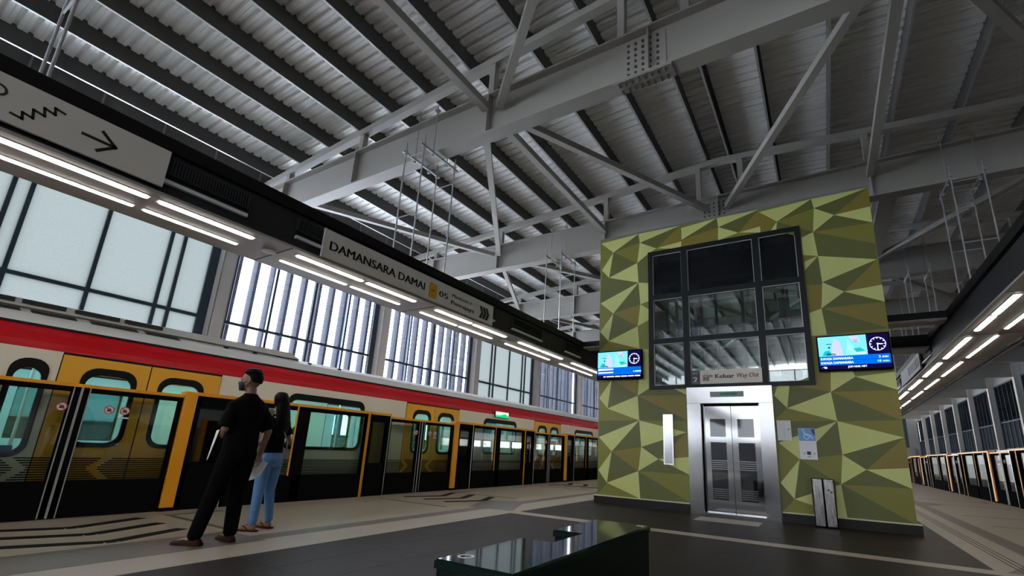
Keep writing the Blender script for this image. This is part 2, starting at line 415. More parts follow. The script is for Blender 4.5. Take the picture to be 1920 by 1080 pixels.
for z in (2.5, 4.5, 6.4, 8.3): w.box(XL, XR, Y0 - 0.1, Y0 - 0.02, z - 0.05, z + 0.05)
for i in range(11): w.box(XL + 2.4 * i - 0.05, XL + 2.4 * i + 0.05, Y0 - 0.1, Y0 - 0.02, 2.5, 8.3)
wo = struct('window_near', w, 'frame'); p = MB(); p.box(XL, XR, Y0 - 0.07, Y0 - 0.06, 2.5, 8.3); part('pane', p, 'endglass', wo)
w = MB()
for z in (3.4, 4.3, 5.2, 6.1, 7.0): w.box(4.2, 9.3, Y1 + 0.02, Y1 + 0.1, z - 0.04, z + 0.04)
for x in (4.24, 5.2, 9.26): w.box(x - 0.05, x + 0.05, Y1 + 0.02, Y1 + 0.1, 3.4, 7.0)
wo = struct('window_far', w, 'frame'); p = MB(); p.box(4.2, 9.3, Y1 + 0.05, Y1 + 0.06, 3.4, 7.0); part('pane', p, 'blue', wo)
b = MB(); b.box(5.2, 9.8, Y1 - 0.12, Y1 - 0.02, 1.2, 3.3); single('notice_board', b, 'wallgrey', 'large white board on the far end wall below the bright window', 'board', loc=(7.5, Y1 - 0.12, 1.2))

# eaves gutters
for side, xa, xb, s in (('left', -12.38, -13.57, 1), ('right', 8.98, 10.32, -1)):
    t = thing('eaves_gutter', 'grey sheet-metal gutter with seams along the %s eaves of the roof' % side, 'gutter', (xa, 0, 7.6))
    g = MB(); g.box(xa, xa - 0.02 * s, Y0 + 0.3, Y1 - 0.3, 7.60, 7.98); g.box(xa, xb, Y0 + 0.3, Y1 - 0.3, 7.58, 7.60); part('trough', g, 'concrete', t)
    g = MB(); g.box(xa + 0.06 * s, xa - 0.02 * s, Y0 + 0.3, Y1 - 0.3, 7.975, 8.0); g.box(xa + 0.03 * s, xa, Y0 + 0.3, Y1 - 0.3, 7.585, 7.605); part('lip', g, 'alu', t)
    for i in range(22):
        y = -1.0 + 1.07 * i; g = MB(); g.box(xa + 0.035 * s, xa, y, y + 0.03, 7.6, 7.98); part('seam', g, 'steel', t)

# columns along both walls
for k, y in enumerate(GY):
    for side, x in (('left', -13.5), ('right', 10.2)):
        if side == 'left' and y > 45: continue
        c = MB(); c.box(x - 0.15, x + 0.15, y - 0.165, y - 0.145, -1.1, 7.45); c.box(x - 0.15, x + 0.15, y + 0.145, y + 0.165, -1.1, 7.45); c.box(x - 0.01, x + 0.01, y - 0.15, y + 0.15, -1.1, 7.45)
        c.box(x - 0.15, x - 0.13, y - 0.16, y + 0.16, -1.1, 7.45); c.box(x + 0.13, x + 0.15, y - 0.16, y + 0.16, -1.1, 7.45)
        single('wall_column', c, 'column', 'pale grey steel column on the %s wall, %s from the near end' % (side, ORD[k]), 'column', loc=(x, y, -1.1))

# windows, one per bay.  left: two filmed bays, louvre-fin bays; right: dark louvres over bluish panels
def left_window(idx, a, b, style):
    nm = 'window_%d' % idx
    X = XL - 0.06; z0, z1 = 1.2, 7.5  # glazing raised out of view so more sky reaches the decking
    f = MB(); th = 0.035
    f.box(X - 0.06, X + 0.06, a, a + 0.14, z0, z1); f.box(X - 0.06, X + 0.06, b - 0.2, b, z0, z1)
    f.box(X - 0.06, X + 0.06, a, b, z0, z0 + 0.08); f.box(X - 0.06, X + 0.06, a, b, z1 - 0.08, z1)
    if style == 'film': ms = [a + q for q in (0.0, 1.20, 1.46, 2.70, 3.92, 4.20) if 0.15 < q < b - a - 0.15]
    else:
        nb = 3; ms = [a + (b - a) * (i + 1) / (nb + 1) for i in range(nb)]
    for y in ms: f.box(X - 0.05, X + 0.05, y - th, y + th, z0, z1)
    for z in ((4.06, 2.6) if style == 'film' else (4.06, 2.6)): f.box(X - 0.045, X + 0.045, a + 0.1, b - 0.1, z - 0.04, z + 0.04)
    w = struct(nm, f, 'frame')
    zt = 6.3 if style == 'film' else z1 - 0.02
    if style == 'film': f2 = MB(); f2.box(X - 0.05, X + 0.05, a, b, 6.26, 6.34); part('transom', f2, 'frame', w, world=False); p = MB(); p.box(X - 0.005, X + 0.005, a + 0.02, b - 0.02, zt, z1 - 0.02); part('added_upper_pane', p, 'clear', w, world=False)  # unseen clear pane added high up to brighten the roof
    p = MB(); p.box(X - 0.005, X + 0.005, a + 0.02, b - 0.02, z0 + 0.02, zt); part('pane', p, 'frost' if style == 'film' else 'clear', w, world=False)
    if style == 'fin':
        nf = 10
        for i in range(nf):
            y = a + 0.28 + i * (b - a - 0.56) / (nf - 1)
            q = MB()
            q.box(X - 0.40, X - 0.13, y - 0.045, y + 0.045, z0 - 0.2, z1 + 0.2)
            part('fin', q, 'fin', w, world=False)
bays = [(GY[i] + 0.17, GY[i + 1] - 0.17) for i in range(len(GY) - 1)]
left_window(1, GY[0] - 5.19, GY[0] - 0.17, 'film')
for i in range(2, 5): left_window(40 + i, GY[0] - 5.36 * i + 0.17, GY[0] - 5.36 * (i - 1) - 0.17, 'plain')  # unseen bays behind the camera, glazed clear to light the roof
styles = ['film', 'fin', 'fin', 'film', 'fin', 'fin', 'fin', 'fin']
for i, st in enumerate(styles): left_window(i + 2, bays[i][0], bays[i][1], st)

def right_window(idx, a, b, bright=False):
    X = XR + 0.06; z0, z1 = 1.9, 6.62
    f = MB(); f.box(X - 0.06, X + 0.06, a, a + 0.12, z0, z1); f.box(X - 0.06, X + 0.06, b - 0.12, b, z0, z1)
    for z in (z0 + 0.05, 2.45, 4.15, z1 - 0.05): f.box(X - 0.06, X + 0.06, a, b, z - 0.04, z + 0.04)
    for i in range(1, 6): f.box(X - 0.04, X + 0.04, a + (b - a) * i / 6 - 0.025, a + (b - a) * i / 6 + 0.025, z0, z1)
    w = struct('window_%d' % idx, f, 'frame')
    p = MB(); p.box(X + 0.01, X + 0.02, a + 0.02, b - 0.02, z0, z1 if bright else 4.2); part('panel', p, 'smoke' if bright else 'blue', w, world=False)
    if bright: return
    p = MB()
    for i in range(12): z = 4.25 + i * 0.19; p.add([(X + 0.0, a, z), (X + 0.0, b, z), (X + 0.10, b, z + 0.2), (X + 0.10, a, z + 0.2), (X + 0.015, a, z), (X + 0.015, b, z), (X + 0.115, b, z + 0.2), (X + 0.115, a, z + 0.2)],
                                                       [(0, 1, 2, 3), (7, 6, 5, 4), (0, 4, 5, 1), (2, 6, 7, 3)])
    p.box(X + 0.118, X + 0.128, a, b, 4.15, z1)
    part('louvre', p, 'darkpanel', w, world=False)
for i in range(1, 5): right_window(49 + i, GY[0] - 5.36 * i + 0.17, GY[0] - 5.36 * (i - 1) - 0.17, i > 1)  # unseen bays behind the camera made bright to light the signs
for i, (a, b) in enumerate(bays + [(GY[-1] + 0.17, Y1)]): right_window(31 + i, a, b)
# pale balustrade panels on the far side of the right-hand track
for i, (a, b) in enumerate(bays):
    if i < 1: continue
    p = MB(); p.bbox(XR - 0.50, XR - 0.44, a + 0.1, b - 0.15, 1.45, 2.35, 0.01)
    p.box(XR - 0.49, XR - 0.45, a + 0.4, a + 0.46, -1.1, 1.5); p.box(XR - 0.49, XR - 0.45, b - 0.5, b - 0.44, -1.1, 1.5)
    single('track_side_panel', p, 'white', 'pale flat panel beside the right-hand track, %s bay from the near end' % ORD[i], 'panel', 'trackside panels', loc=(XR - 0.47, (a + b) / 2, -1.1))

# ------------------------------------------------------------------ roof steel
NX = (-11.2, -4.75, 1.35, 7.8); CX = (-8.45, -1.75, 4.95)
girder0 = None
for k, y in enumerate(GY):
    if girder0 is None:
        t = thing('roof_girder', '', 'girder', (0, y, 6.53)); girder0 = t
        g = MB(); g.box(-13.35, 10.05, -0.14, 0.14, 0, 0.03); g.box(-13.35, 10.05, -0.14, 0.14, 0.81, 0.84); g.box(-13.35, 10.05, -0.009, 0.009, 0.02, 0.82)
        part('beam', g, 'steel', t, world=False)
        for x in NX + CX:
            g = MB(); g.box(x - 0.012, x + 0.012, -0.13, 0.13, 0.03, 0.81)
            part('stiffener', g, 'steel', t, world=False)
        g = MB()
        for s in (-1, 1): g.beam((RIDGE, 0, zc(RIDGE) - 6.53), (-12.3 if s < 0 else 8.9, 0, zc(-12.3 if s < 0 else 8.9) - 6.53), 0.15, 0.15)
        part('rafter', g, 'steel', t, world=False)
        for x in NX + (-8.4, -2.2, -1.2, 5.0):
            g = MB(); g.box(x - 0.06, x + 0.06, -0.06, 0.06, 0.83, zc(x) - 6.53 - 0.06)
            part('post', g, 'steel', t, world=False)
        g = MB(); g.box(-2.2, -1.5, -0.025, 0.025, 0.08, 0.76); g.box(-2.3, -1.4, -0.13, 0.13, -0.02, 0.0)
        part('splice_plate', g, 'steel', t, world=False)
        g = MB()
        for i in range(5):
            for j in range(6):
                x = -2.08 + i * 0.115; z = 0.15 + j * 0.108
                g.tube([(x, -0.045, z), (x, 0.045, z)], 0.022, 6)
        for i in range(8):
            for yy in (-0.1, -0.05, 0.05, 0.1): g.tube([(-2.2 + i * 0.1, yy, -0.045), (-2.2 + i * 0.1, yy, 0)], 0.018, 6)
        part('bolts', g, 'purlin', t, world=False)
    else: t = dup(girder0, (0, y - GY[0], 0))
    where = {0: 'almost overhead', 1: 'crossing the middle of the view', 2: 'passing over the green lift tower'}.get(k, 'beyond the lift tower')
    t['label'] = 'deep grey steel roof girder, %s from the near end, %s' % (ORD[k], where)

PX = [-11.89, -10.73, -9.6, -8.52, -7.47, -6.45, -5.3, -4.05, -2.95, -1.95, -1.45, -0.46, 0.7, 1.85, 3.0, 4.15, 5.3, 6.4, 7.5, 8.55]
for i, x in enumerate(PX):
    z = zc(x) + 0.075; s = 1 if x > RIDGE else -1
    t = thing('roof_purlin', 'slim shade-darkened steel purlin running lengthwise under the decking, %s from the left eaves' % ORD[i], 'purlin', (x, 0, z), 0, 'roof purlins')
    p = MB(); p.box(x - 0.008, x + 0.008, Y0, Y1, z, z + 0.375); p.box(x, x + s * 0.07, Y0, Y1, z + 0.31, z + 0.32); part('web', p, 'purlin', t)  # web carried up into the ribs to shut out stray light
    p = MB(); p.box(x - s * 0.008, x + s * 0.035, Y0, Y1, z - 0.008, z); part('lit_lip', p, 'galv', t, 'bottom lip coloured pale for the light on it')  # same steel as the web, coloured pale as if lit from below

def brace(a, b, w, lab, h=None):
    p = MB(); p.beam(a, b, w, h or w); single('roof_brace', p, 'steel', lab, 'brace', 'roof braces', loc=tuple((Vector(a) + Vector(b)) / 2))
ZB = 7.05
for k in range(0, 6):
    ya, yb = GY[k], GY[k + 1]; nm = 'between the %s and %s roof girders' % (ORD[k], ORD[k + 1])
    for i, x in enumerate((-4.75, 1.35)):
        w = 0.34 if (k == 2 and i == 1) else 0.14
        xx = 1.75 if w > 0.3 else x
        brace((xx, ya + 0.15, ZB), (xx, yb - 0.15, ZB), w, 'straight grey roof tie %s, %s' % (nm, 'left of the ridge' if i == 0 else 'right of the ridge'), 0.14)
    if k == 0:
        diag = [(1.35, -4.6), (4.95, 1.5), (4.95, 7.8)]
    elif k % 2 == 1: diag = [(-11.2, -8.45), (-4.9, -8.45), (-4.6, -1.9), (1.2, -1.6), (1.5, 4.95), (7.8, 4.95)]
    else: diag = [(-8.45, -11.2), (-8.45, -4.75), (-1.9, -4.6), (-1.6, 1.2), (4.95, 1.5), (4.95, 7.8)]
    for i, (xa, xb) in enumerate(diag):
        d = Vector((xb - xa, yb - ya, 0)).normalized() * 0.18
        brace((xa + d.x, ya + d.y, ZB - 0.03), (xb - d.x, yb - d.y, ZB - 0.03), 0.13, 'slanting grey roof brace %s, %s from the left' % (nm, ORD[i]))

# ------------------------------------------------------------------ service bulkheads (ceiling trunks) with lights
ZT, ZS = 4.15, 3.50
def bulkhead(side):
    s = 1 if side == 'left' else -1
    X = (lambda x: x) if s == 1 else (lambda x: -3.4 - x)
    ya, yb = -21.0, 75.5
    t = thing('service_bulkhead', 'long dark service bulkhead with a pale soffit hung above the %s platform edge' % side, 'bulkhead', (X(-6.2), 0, ZS))
    m = MB(); m.box(X(-5.80), X(-6.70), ya, yb, ZS + 0.03, ZT - 0.02); part('casing', m, 'fascia', t)
    m = MB(); m.box(X(-5.74), X(-5.84), ya, yb, 4.0, ZT); m.box(X(-6.66), X(-6.74), ya, yb, 4.0, ZT); part('cap', m, 'fasciacap', t)
    m = MB(); m.box(X(-5.76), X(-6.72), ya, yb, ZS, ZS + 0.03); part('soffit', m, 'soffit', t)
    m = MB()
    y = -5.0
    while y < 60: m.box(X(-5.77), X(-6.71), y, y + 0.012, ZS - 0.002, ZS); y += 2.7
    part('soffit_joint', m, 'joint', t)
    segs = [(-5.4, -2.9), (-2.3, 0.1), (0.15, 2.49), (3.11, 5.4), (5.5, 7.5), (8.17, 9.455), (10.69, 11.59)] if s == 1 else [(-5.0 + 2.7 * i, -3.2 + 2.7 * i) for i in range(7, 20)]
    for a, b in segs:
        m = MB(); m.box(X(-5.77), X(-5.81), a, b, 3.76, 3.945); lp = part('louvre_panel', m, 'louvre', t)
        m = MB()
        y = a + 0.02
        while y < b - 0.02: m.box(X(-5.763), X(-5.772), y, y + 0.012, 3.775, 3.93); y += 0.03
        part('slat', m, 'fasciacap', lp)
        m = MB(); m.box(X(-5.772), X(-5.81), a, b, 3.735, 3.752); m.box(X(-5.772), X(-5.81), a, b, 3.69, 3.70); part('shadow_gap', m, 'tblack', t)
        m = MB(); m.box(X(-5.752), X(-5.81), a, b, 3.645, 3.688); part('gleam_trim', m, 'white', t)  # painted white to stand in for the metal's bright reflection
    return X
XA = bulkhead('left'); XB = bulkhead('right')
pairs = [(0.45, 1.61), (1.70, 2.69), (3.26, 4.33), (4.41, 5.43), (5.94, 6.96), (7.04, 8.17), (8.70, 9.66), (9.74, 10.81)]
segL = [(-4.9, -3.8), (-3.7, -2.6), (-2.25, -1.1), (-1.0, 0.1)] + pairs + [(11.4 + 2.7 * (i // 2) + (1.12 if i % 2 else 0), 12.44 + 2.7 * (i // 2) + (1.12 if i % 2 else 0)) for i in range(10)]
segR = [(a + 2.7 * k, b + 2.7 * k) for k in range(-1, 11) for a, b in ((3.26, 4.33), (4.41, 5.43))]
for side, X, segs in (('left', XA, segL), ('right', XB, segR)):
    for row, x, w in (('inner', -5.94, 0.085), ('outer', -6.33, 0.055)):
        for i, (a, b) in enumerate(segs):
            t = thing('linear_light', 'glowing linear lamp in the %s row of the %s soffit, %s from the near end' % (row, side, ORD[i]), 'light', (X(x), (a + b) / 2, ZS), 0, 'linear lamps of the %s soffit, %s row' % (side, row))
            m = MB(); m.box(X(x) - w / 2 - 0.012, X(x) + w / 2 + 0.012, a - 0.01, b + 0.01, ZS - 0.008, ZS); part('housing', m, 'striphouse', t)
            m = MB(); m.prism(rrect(X(x) - w / 2, X(x) + w / 2, a, b, w * 0.45, 4), 'z', ZS - 0.016, ZS - 0.006); part('diffuser', m, 'strip', t)
for i, y in enumerate((3.02, 8.43, 13.8)):
    m = MB(); m.prism(circ(-6.18, y, 0.085, 24), 'z', ZS - 0.012, ZS); m.prism(circ(-6.18, y, 0.06, 20), 'z', ZS - 0.018, ZS - 0.012)
    single('ceiling_speaker', m, 'striphouse', 'round pale speaker cover on the left soffit, %s from the near end' % ORD[i], 'speaker', 'ceiling speakers', loc=(-6.18, y, ZS))
for i, (xc, z, rr, lab) in enumerate(((3.79, 3.75, 0.035, 'pale conduit pipe running along the outer side of the right-hand bulkhead'),)):
    m = MB(); m.tube([(xc, -6, z), (xc, 74, z)], rr, 10)
    y = -4.0
    while y < 70: m.box(3.345, xc + 0.03, y, y + 0.04, z + 0.03, z + 0.05); y += 2.7
    single('conduit_pipe', m, 'galv', lab, 'pipe', loc=(xc, 0, z))
# cross trunks beside and behind the lift
for nm, xa, xb, ya, yb, za, lab in (
    ('a', -5.74, -4.56, 11.7, 12.1, 3.96, 'short dark cross bulkhead joining the left soffit to the lift tower'),
    ('b', 1.24, 2.34, 11.7, 12.1, 3.96, 'short dark cross bulkhead between the lift tower and the right soffit, nearer one'),
    ('c', -5.74, 2.34, 13.8, 14.45, 3.82, 'long dark cross bulkhead behind the lift tower with a pale underside')):
    t = thing('cross_bulkhead', lab, 'bulkhead', ((xa + xb) / 2, ya, za))
    m = MB(); m.box(xa, xb, ya, yb, za + 0.02, ZT); part('casing', m, 'fasciacap', t)
    m = MB(); m.box(xa, xb, ya + 0.02, yb, za, za + 0.02); part('underside', m, 'soffit', t)
    m = MB(); m.box(xa, xb, ya - 0.015, ya, za + 0.015, za + 0.04); part('edge_trim', m, 'soffit', t)

# trapeze hangers: threaded rods clamped to each girder, carrying the bulkheads
hang0 = None
for k in range(0, 6):
    for side in ('left', 'right'):
        lab = 'trapeze hanger of threaded rods holding the %s bulkhead from the %s roof girder' % (side, ORD[k])
        if hang0 is None:
            t = thing('trapeze_hanger', lab, 'hanger', (-6.17, GY[k], ZT), 0, 'trapeze hangers'); hang0 = t
            for x in (-0.24, 0.24):
                m = MB(); m.box(x - 0.02, x + 0.02, -0.50, 0.50, 2.30, 2.34); part('channel', m, 'galv', t, world=False)
                for yy in (-0.42, 0.42):
                    m = MB(); m.tube([(x, yy, 0), (x, yy, 2.55)], 0.014, 8); m.tube([(x, yy, 2.26), (x, yy, 2.30)], 0.03, 6); m.tube([(x, yy, 2.34), (x, yy, 2.38)], 0.03, 6); part('rod', m, 'galv', t, world=False)
                for yy in (-0.19, 0.19):
                    m = MB(); m.tube([(x, yy, 2.24), (x, yy, 3.42)], 0.011, 8); m.tube([(x, yy, 2.24), (x, yy, 2.28)], 0.028, 6); m.box(x - 0.04, x + 0.04, yy - 0.04, yy + 0.04, 3.24, 3.28); part('clamp_rod', m, 'galv', t, world=False)
            for yy, z in ((-0.42, 0.95), (0.42, 1.1), (-0.42, 2.2), (0.42, 2.0)):
                m = MB(); m.tube([(-0.24, yy, z), (0.24, yy, z)], 0.011, 6); part('rung', m, 'galv', t, world=False)
        else: dup(hang0, ((0 if side == 'left' else 8.94), GY[k] - GY[0], 0), lab)

MURAL = [(0, [(-4.48,6.27),(-3.49,6.33),(-4.15,5.96)]),
(0, [(-4.15,5.96),(-4.45,5.53),(-4.26,5.3)]),
(0, [(-4.26,5.3),(-3.53,5.57),(-3.5,5.06)]),
(0, [(-3.49,6.33),(-2.47,6.33),(-3.46,6.09)]),
(0, [(-3.46,6.09),(-3.05,5.86),(-3.25,5.76),(-3.53,5.57)]),
(0, [(-3.05,5.86),(-2.46,5.92),(-2.47,5.74)]),
(0, [(-2.45,6.26),(-1.65,6.33),(-2.45,5.96)]),
(0, [(-3.5,5.06),(-3.26,5.01),(-3.26,4.56),(-3.46,4.51)]),
(0, [(-3.46,4.51),(-3.26,4.36),(-3.27,4.1),(-3.53,3.98)]),
(0, [(-4.48,4.66),(-3.5,5.06),(-4.14,4.36)]),
(0, [(-4.14,4.36),(-4.48,3.93),(-4.26,3.68)]),
(0, [(-4.26,3.68),(-3.53,3.98),(-3.49,3.44)]),
(0, [(-3.49,3.44),(-3.28,3.41),(-3.28,2.51),(-3.54,2.36),(-3.51,2.7)]),
(0, [(-4.17,2.75),(-4.48,2.32),(-4.27,2.08)]),
(0, [(-4.27,2.08),(-3.54,2.36),(-3.51,1.81)]),
(0, [(-3.51,1.81),(-4.48,1.43),(-4.16,1.12)]),
(0, [(-3.51,1.81),(-2.48,1.57),(-3.47,1.24)]),
(0, [(-4.16,1.12),(-4.48,0.7),(-4.27,0.44)]),
(0, [(-3.47,1.24),(-3.09,1.0),(-3.54,0.73)]),
(0, [(-4.27,0.44),(-3.54,0.73),(-3.5,0.17)]),
(0, [(-3.09,1.0),(-2.45,1.07),(-2.45,0.72)]),
(0, [(-2.74,2.5),(-2.43,2.34),(-2.42,2.49)]),
(0, [(-1.65,6.33),(-0.78,6.33),(-1.63,6.1)]),
(0, [(-1.63,6.1),(-1.22,5.88),(-1.65,5.78)]),
(0, [(-1.22,5.88),(-0.78,5.93),(-0.78,5.79)]),
(0, [(-0.78,6.27),(0.21,6.33),(-0.45,5.97)]),
(0, [(-0.45,5.97),(-0.48,5.76),(-0.6,5.76)]),
(0, [(0.21,6.33),(1.18,6.33),(0.24,6.11)]),
(0, [(0.24,6.11),(0.57,5.88),(0.18,5.59)]),
(0, [(0.57,5.88),(1.17,5.92),(1.17,5.58)]),
(0, [(0.18,5.59),(0.22,5.06),(-0.04,5.13),(-0.03,5.51)]),
(0, [(-0.03,4.98),(0.22,5.06),(-0.03,4.8)]),
(0, [(0.22,5.06),(1.16,4.82),(0.24,4.5)]),
(0, [(0.24,4.5),(0.58,4.26),(0.18,3.97)]),
(0, [(0.58,4.26),(1.18,4.31),(1.18,3.98)]),
(0, [(0.18,3.97),(0.22,3.44),(-0.04,3.44),(-0.03,3.9)]),
(0, [(0.22,2.8),(0.54,2.78),(0.59,2.62),(0.18,2.35)]),
(0, [(0.59,2.62),(1.18,2.68),(1.18,2.36)]),
(0, [(-0.77,2.3),(-0.69,2.51),(-0.49,2.5),(-0.56,2.06)]),
(0, [(-0.56,2.06),(0.18,2.35),(0.23,1.82)]),
(0, [(-0.76,1.41),(0.23,1.82),(-0.43,1.12)]),
(0, [(0.23,1.82),(1.17,1.55),(0.25,1.23)]),
(0, [(0.25,1.23),(0.58,0.99),(0.18,0.72)]),
(0, [(0.58,0.99),(1.18,1.05),(1.18,0.72)]),
(0, [(-0.43,1.12),(-0.57,0.41),(-0.78,0.68)]),
(0, [(-0.57,0.41),(-0.29,0.53),(-0.29,0.33)]),
(0, [(0.1,0.69),(0.18,0.72),(0.22,0.17),(0.08,0.17)]),
(1, [(-4.15,5.96),(-3.49,6.33),(-3.46,6.09)]),
(2, [(-4.15,5.96),(-3.46,6.09),(-3.53,5.57)]),
(1, [(-4.15,5.96),(-3.53,5.57),(-4.26,5.3)]),
(1, [(-3.46,6.09),(-2.47,6.33),(-3.05,5.86)]),
(3, [(-2.47,6.33),(-2.46,5.92),(-3.05,5.86)]),
(1, [(-1.65,6.33),(-2.45,5.96),(-1.63,6.1)]),
(3, [(-2.45,5.96),(-1.63,6.1),(-1.65,5.78),(-2.47,5.74)]),
(1, [(-1.63,6.1),(-0.78,6.33),(-1.22,5.88)]),
(3, [(-0.78,6.33),(-0.78,5.93),(-1.22,5.88)]),
(3, [(-0.78,6.33),(-0.78,6.27),(-0.45,5.97),(-0.6,5.76),(-0.78,5.93)]),
(1, [(-0.45,5.97),(0.21,6.33),(0.24,6.11)]),
(2, [(-0.45,5.97),(0.24,6.11),(0.18,5.59)]),
(1, [(-0.45,5.97),(0.18,5.59),(-0.03,5.51),(-0.48,5.76)]),
(1, [(0.24,6.11),(1.18,6.33),(0.57,5.88)]),
(3, [(1.18,6.33),(1.17,5.92),(0.57,5.88)]),
(1, [(0.18,5.59),(0.57,5.88),(1.17,5.58)]),
(2, [(0.18,5.59),(1.17,5.58),(1.17,5.14)]),
(1, [(0.18,5.59),(1.17,5.14),(1.16,4.82),(0.22,5.06)]),
(2, [(0.22,5.06),(-0.04,5.13),(-0.03,4.98)]),
(1, [(0.22,5.06),(-0.03,4.8),(-0.03,4.49),(0.23,4.45),(0.24,4.5)]),
(3, [(-0.03,4.49),(0.23,4.45),(0.18,3.97),(-0.03,3.9)]),
(1, [(0.24,4.5),(1.16,4.82),(0.58,4.26)]),
(3, [(1.16,4.82),(1.18,4.31),(0.58,4.26)]),
(1, [(0.18,3.97),(0.58,4.26),(1.18,3.98)]),
(3, [(0.18,3.97),(1.18,3.98),(1.18,3.48)]),
(1, [(0.18,3.97),(1.18,3.48),(0.22,3.44)]),
(1, [(0.18,2.35),(0.59,2.62),(1.18,2.36)]),
(3, [(0.18,2.35),(1.18,2.36),(1.17,1.84)]),
(1, [(0.18,2.35),(1.17,1.84),(0.23,1.82)]),
(2, [(0.23,1.82),(1.17,1.84),(1.17,1.55)]),
(1, [(-0.49,2.5),(0.18,2.35),(-0.56,2.06)]),
(3, [(0.22,2.8),(0.18,2.35),(-0.49,2.5)]),
(1, [(-0.77,2.3),(-0.56,2.06),(-0.82,1.81)]),
(2, [(-0.82,1.81),(-0.56,2.06),(0.23,1.82)]),
(1, [(-0.82,1.81),(0.23,1.82),(-0.76,1.41)]),
(2, [(-0.76,1.41),(-0.43,1.12),(-0.78,0.68)]),
(1, [(-0.43,1.12),(0.23,1.82),(0.25,1.23)]),
(2, [(-0.43,1.12),(0.25,1.23),(0.18,0.72)]),
(1, [(-0.43,1.12),(0.18,0.72),(0.1,0.69),(-0.57,0.41)]),
(1, [(0.25,1.23),(1.17,1.55),(0.58,0.99)]),
(3, [(1.17,1.55),(1.18,1.05),(0.58,0.99)]),
(1, [(0.18,0.72),(0.58,0.99),(1.18,0.72)]),
(2, [(0.18,0.72),(1.18,0.72),(1.16,0.17)]),
(1, [(0.18,0.72),(1.16,0.17),(0.22,0.17)]),
(1, [(-0.78,0.68),(-0.57,0.41),(-0.79,0.17)]),
(2, [(-0.57,0.41),(-0.29,0.33),(-0.32,0.17),(-0.79,0.17)]),
(1, [(-4.17,2.75),(-3.54,2.36),(-4.27,2.08)]),
(3, [(-4.17,2.75),(-3.51,2.7),(-3.54,2.36)]),
(2, [(-4.27,2.08),(-3.51,1.81),(-4.48,1.8),(-4.48,2.32)]),
(1, [(-4.48,1.8),(-3.51,1.81),(-4.48,1.43)]),
(2, [(-4.48,1.43),(-4.16,1.12),(-4.48,0.7)]),
(1, [(-4.16,1.12),(-3.51,1.81),(-3.47,1.24)]),
(3, [(-4.16,1.12),(-3.47,1.24),(-3.54,0.73)]),
(1, [(-4.16,1.12),(-3.54,0.73),(-4.27,0.44)]),
(1, [(-3.54,2.36),(-3.28,2.51),(-2.74,2.5),(-2.43,2.34)]),
(3, [(-3.54,2.36),(-2.43,2.34),(-2.43,1.8)]),
(1, [(-3.54,2.36),(-2.43,1.8),(-3.51,1.81)]),
(2, [(-3.51,1.81),(-2.43,1.8),(-2.48,1.57)]),
(1, [(-3.47,1.24),(-2.48,1.57),(-3.09,1.0)]),
(3, [(-2.48,1.57),(-2.45,1.07),(-3.09,1.0)]),
(1, [(-3.54,0.73),(-3.09,1.0),(-2.45,0.72)]),
(2, [(-3.54,0.73),(-2.45,0.72),(-2.46,0.19)]),
(1, [(-3.54,0.73),(-2.46,0.19),(-3.5,0.17)]),
(2, [(-4.27,0.44),(-3.5,0.17),(-4.5,0.17)]),
(1, [(-4.48,0.7),(-4.27,0.44),(-4.5,0.17)]),
(2, [(-4.48,6.27),(-4.15,5.96),(-4.45,5.53)]),
(1, [(-4.45,5.53),(-4.26,5.3),(-3.5,5.06),(-4.48,4.66)]),
(2, [(-4.48,4.66),(-4.14,4.36),(-4.48,3.93)]),
(1, [(-3.5,5.06),(-3.46,4.51),(-4.14,4.36)]),
(3, [(-4.14,4.36),(-3.46,4.51),(-3.53,3.98)]),
(1, [(-4.14,4.36),(-3.53,3.98),(-4.26,3.68)]),
(1, [(-4.48,3.93),(-4.26,3.68),(-4.48,3.43)]),
(3, [(-4.26,3.68),(-3.49,3.44),(-4.48,3.43)]),
(2, [(-3.53,3.98),(-3.27,4.1),(-3.28,3.41),(-3.49,3.44)]),
(1, [(-3.53,5.57),(-3.25,5.76),(-3.26,5.01),(-3.5,5.06)]),
(2, [(-3.46,4.51),(-3.26,4.56),(-3.26,4.36)])]

# ================================================================== LIFT TOWER
LY = 10.05
t = thing('lift_tower', 'square lift tower clad in pale lime and olive triangles with a steel lift door', 'lift', (-1.66, LY, 0)); LIFT = t
WX0, WX1, WZ0, WZ1 = -3.25, -0.05, 2.49, 5.77        # glazed opening
DX0, DX1, DZ = -2.17, -1.05, 2.16                    # door opening
b = MB(); yb = LY + 0.2; TZ = 6.33
b.box(-4.5, DX0, LY, yb, 0, WZ0); b.box(DX1, 1.18, LY, yb, 0, WZ0); b.box(DX0, DX1, LY, yb, DZ, WZ0)
b.box(-4.5, WX0, LY, yb, WZ0, TZ); b.box(WX1, 1.18, LY, yb, WZ0, TZ); b.box(WX0, WX1, LY, yb, WZ1, TZ)
part('front_wall', b, 'olive', t)
b = MB(); b.box(-4.5, -4.3, yb, 13.2, 0, TZ); b.box(0.98, 1.18, yb, 13.2, 0, TZ)
b.box(-4.5, 1.18, 13.0, 13.2, 0, 2.5); b.box(-4.5, -3.7, 13.0, 13.2, 2.5, TZ); b.box(0.4, 1.18, 13.0, 13.2, 2.5, TZ); b.box(-3.7, 0.4, 13.0, 13.2, 5.9, TZ)
part('shaft_wall', b, 'dolive', t)
b = MB(); b.box(-4.5, 1.18, LY, 13.2, TZ, TZ + 0.05); part('tower_roof', b, 'shaft', t)
b = MB()
for mi, pts in MURAL: b.poly([(x, LY - 0.004, z) for x, z in pts], mi)
part('triangle_cladding', b, ['lime', 'dolive', 'olive', 'ochre'], t)
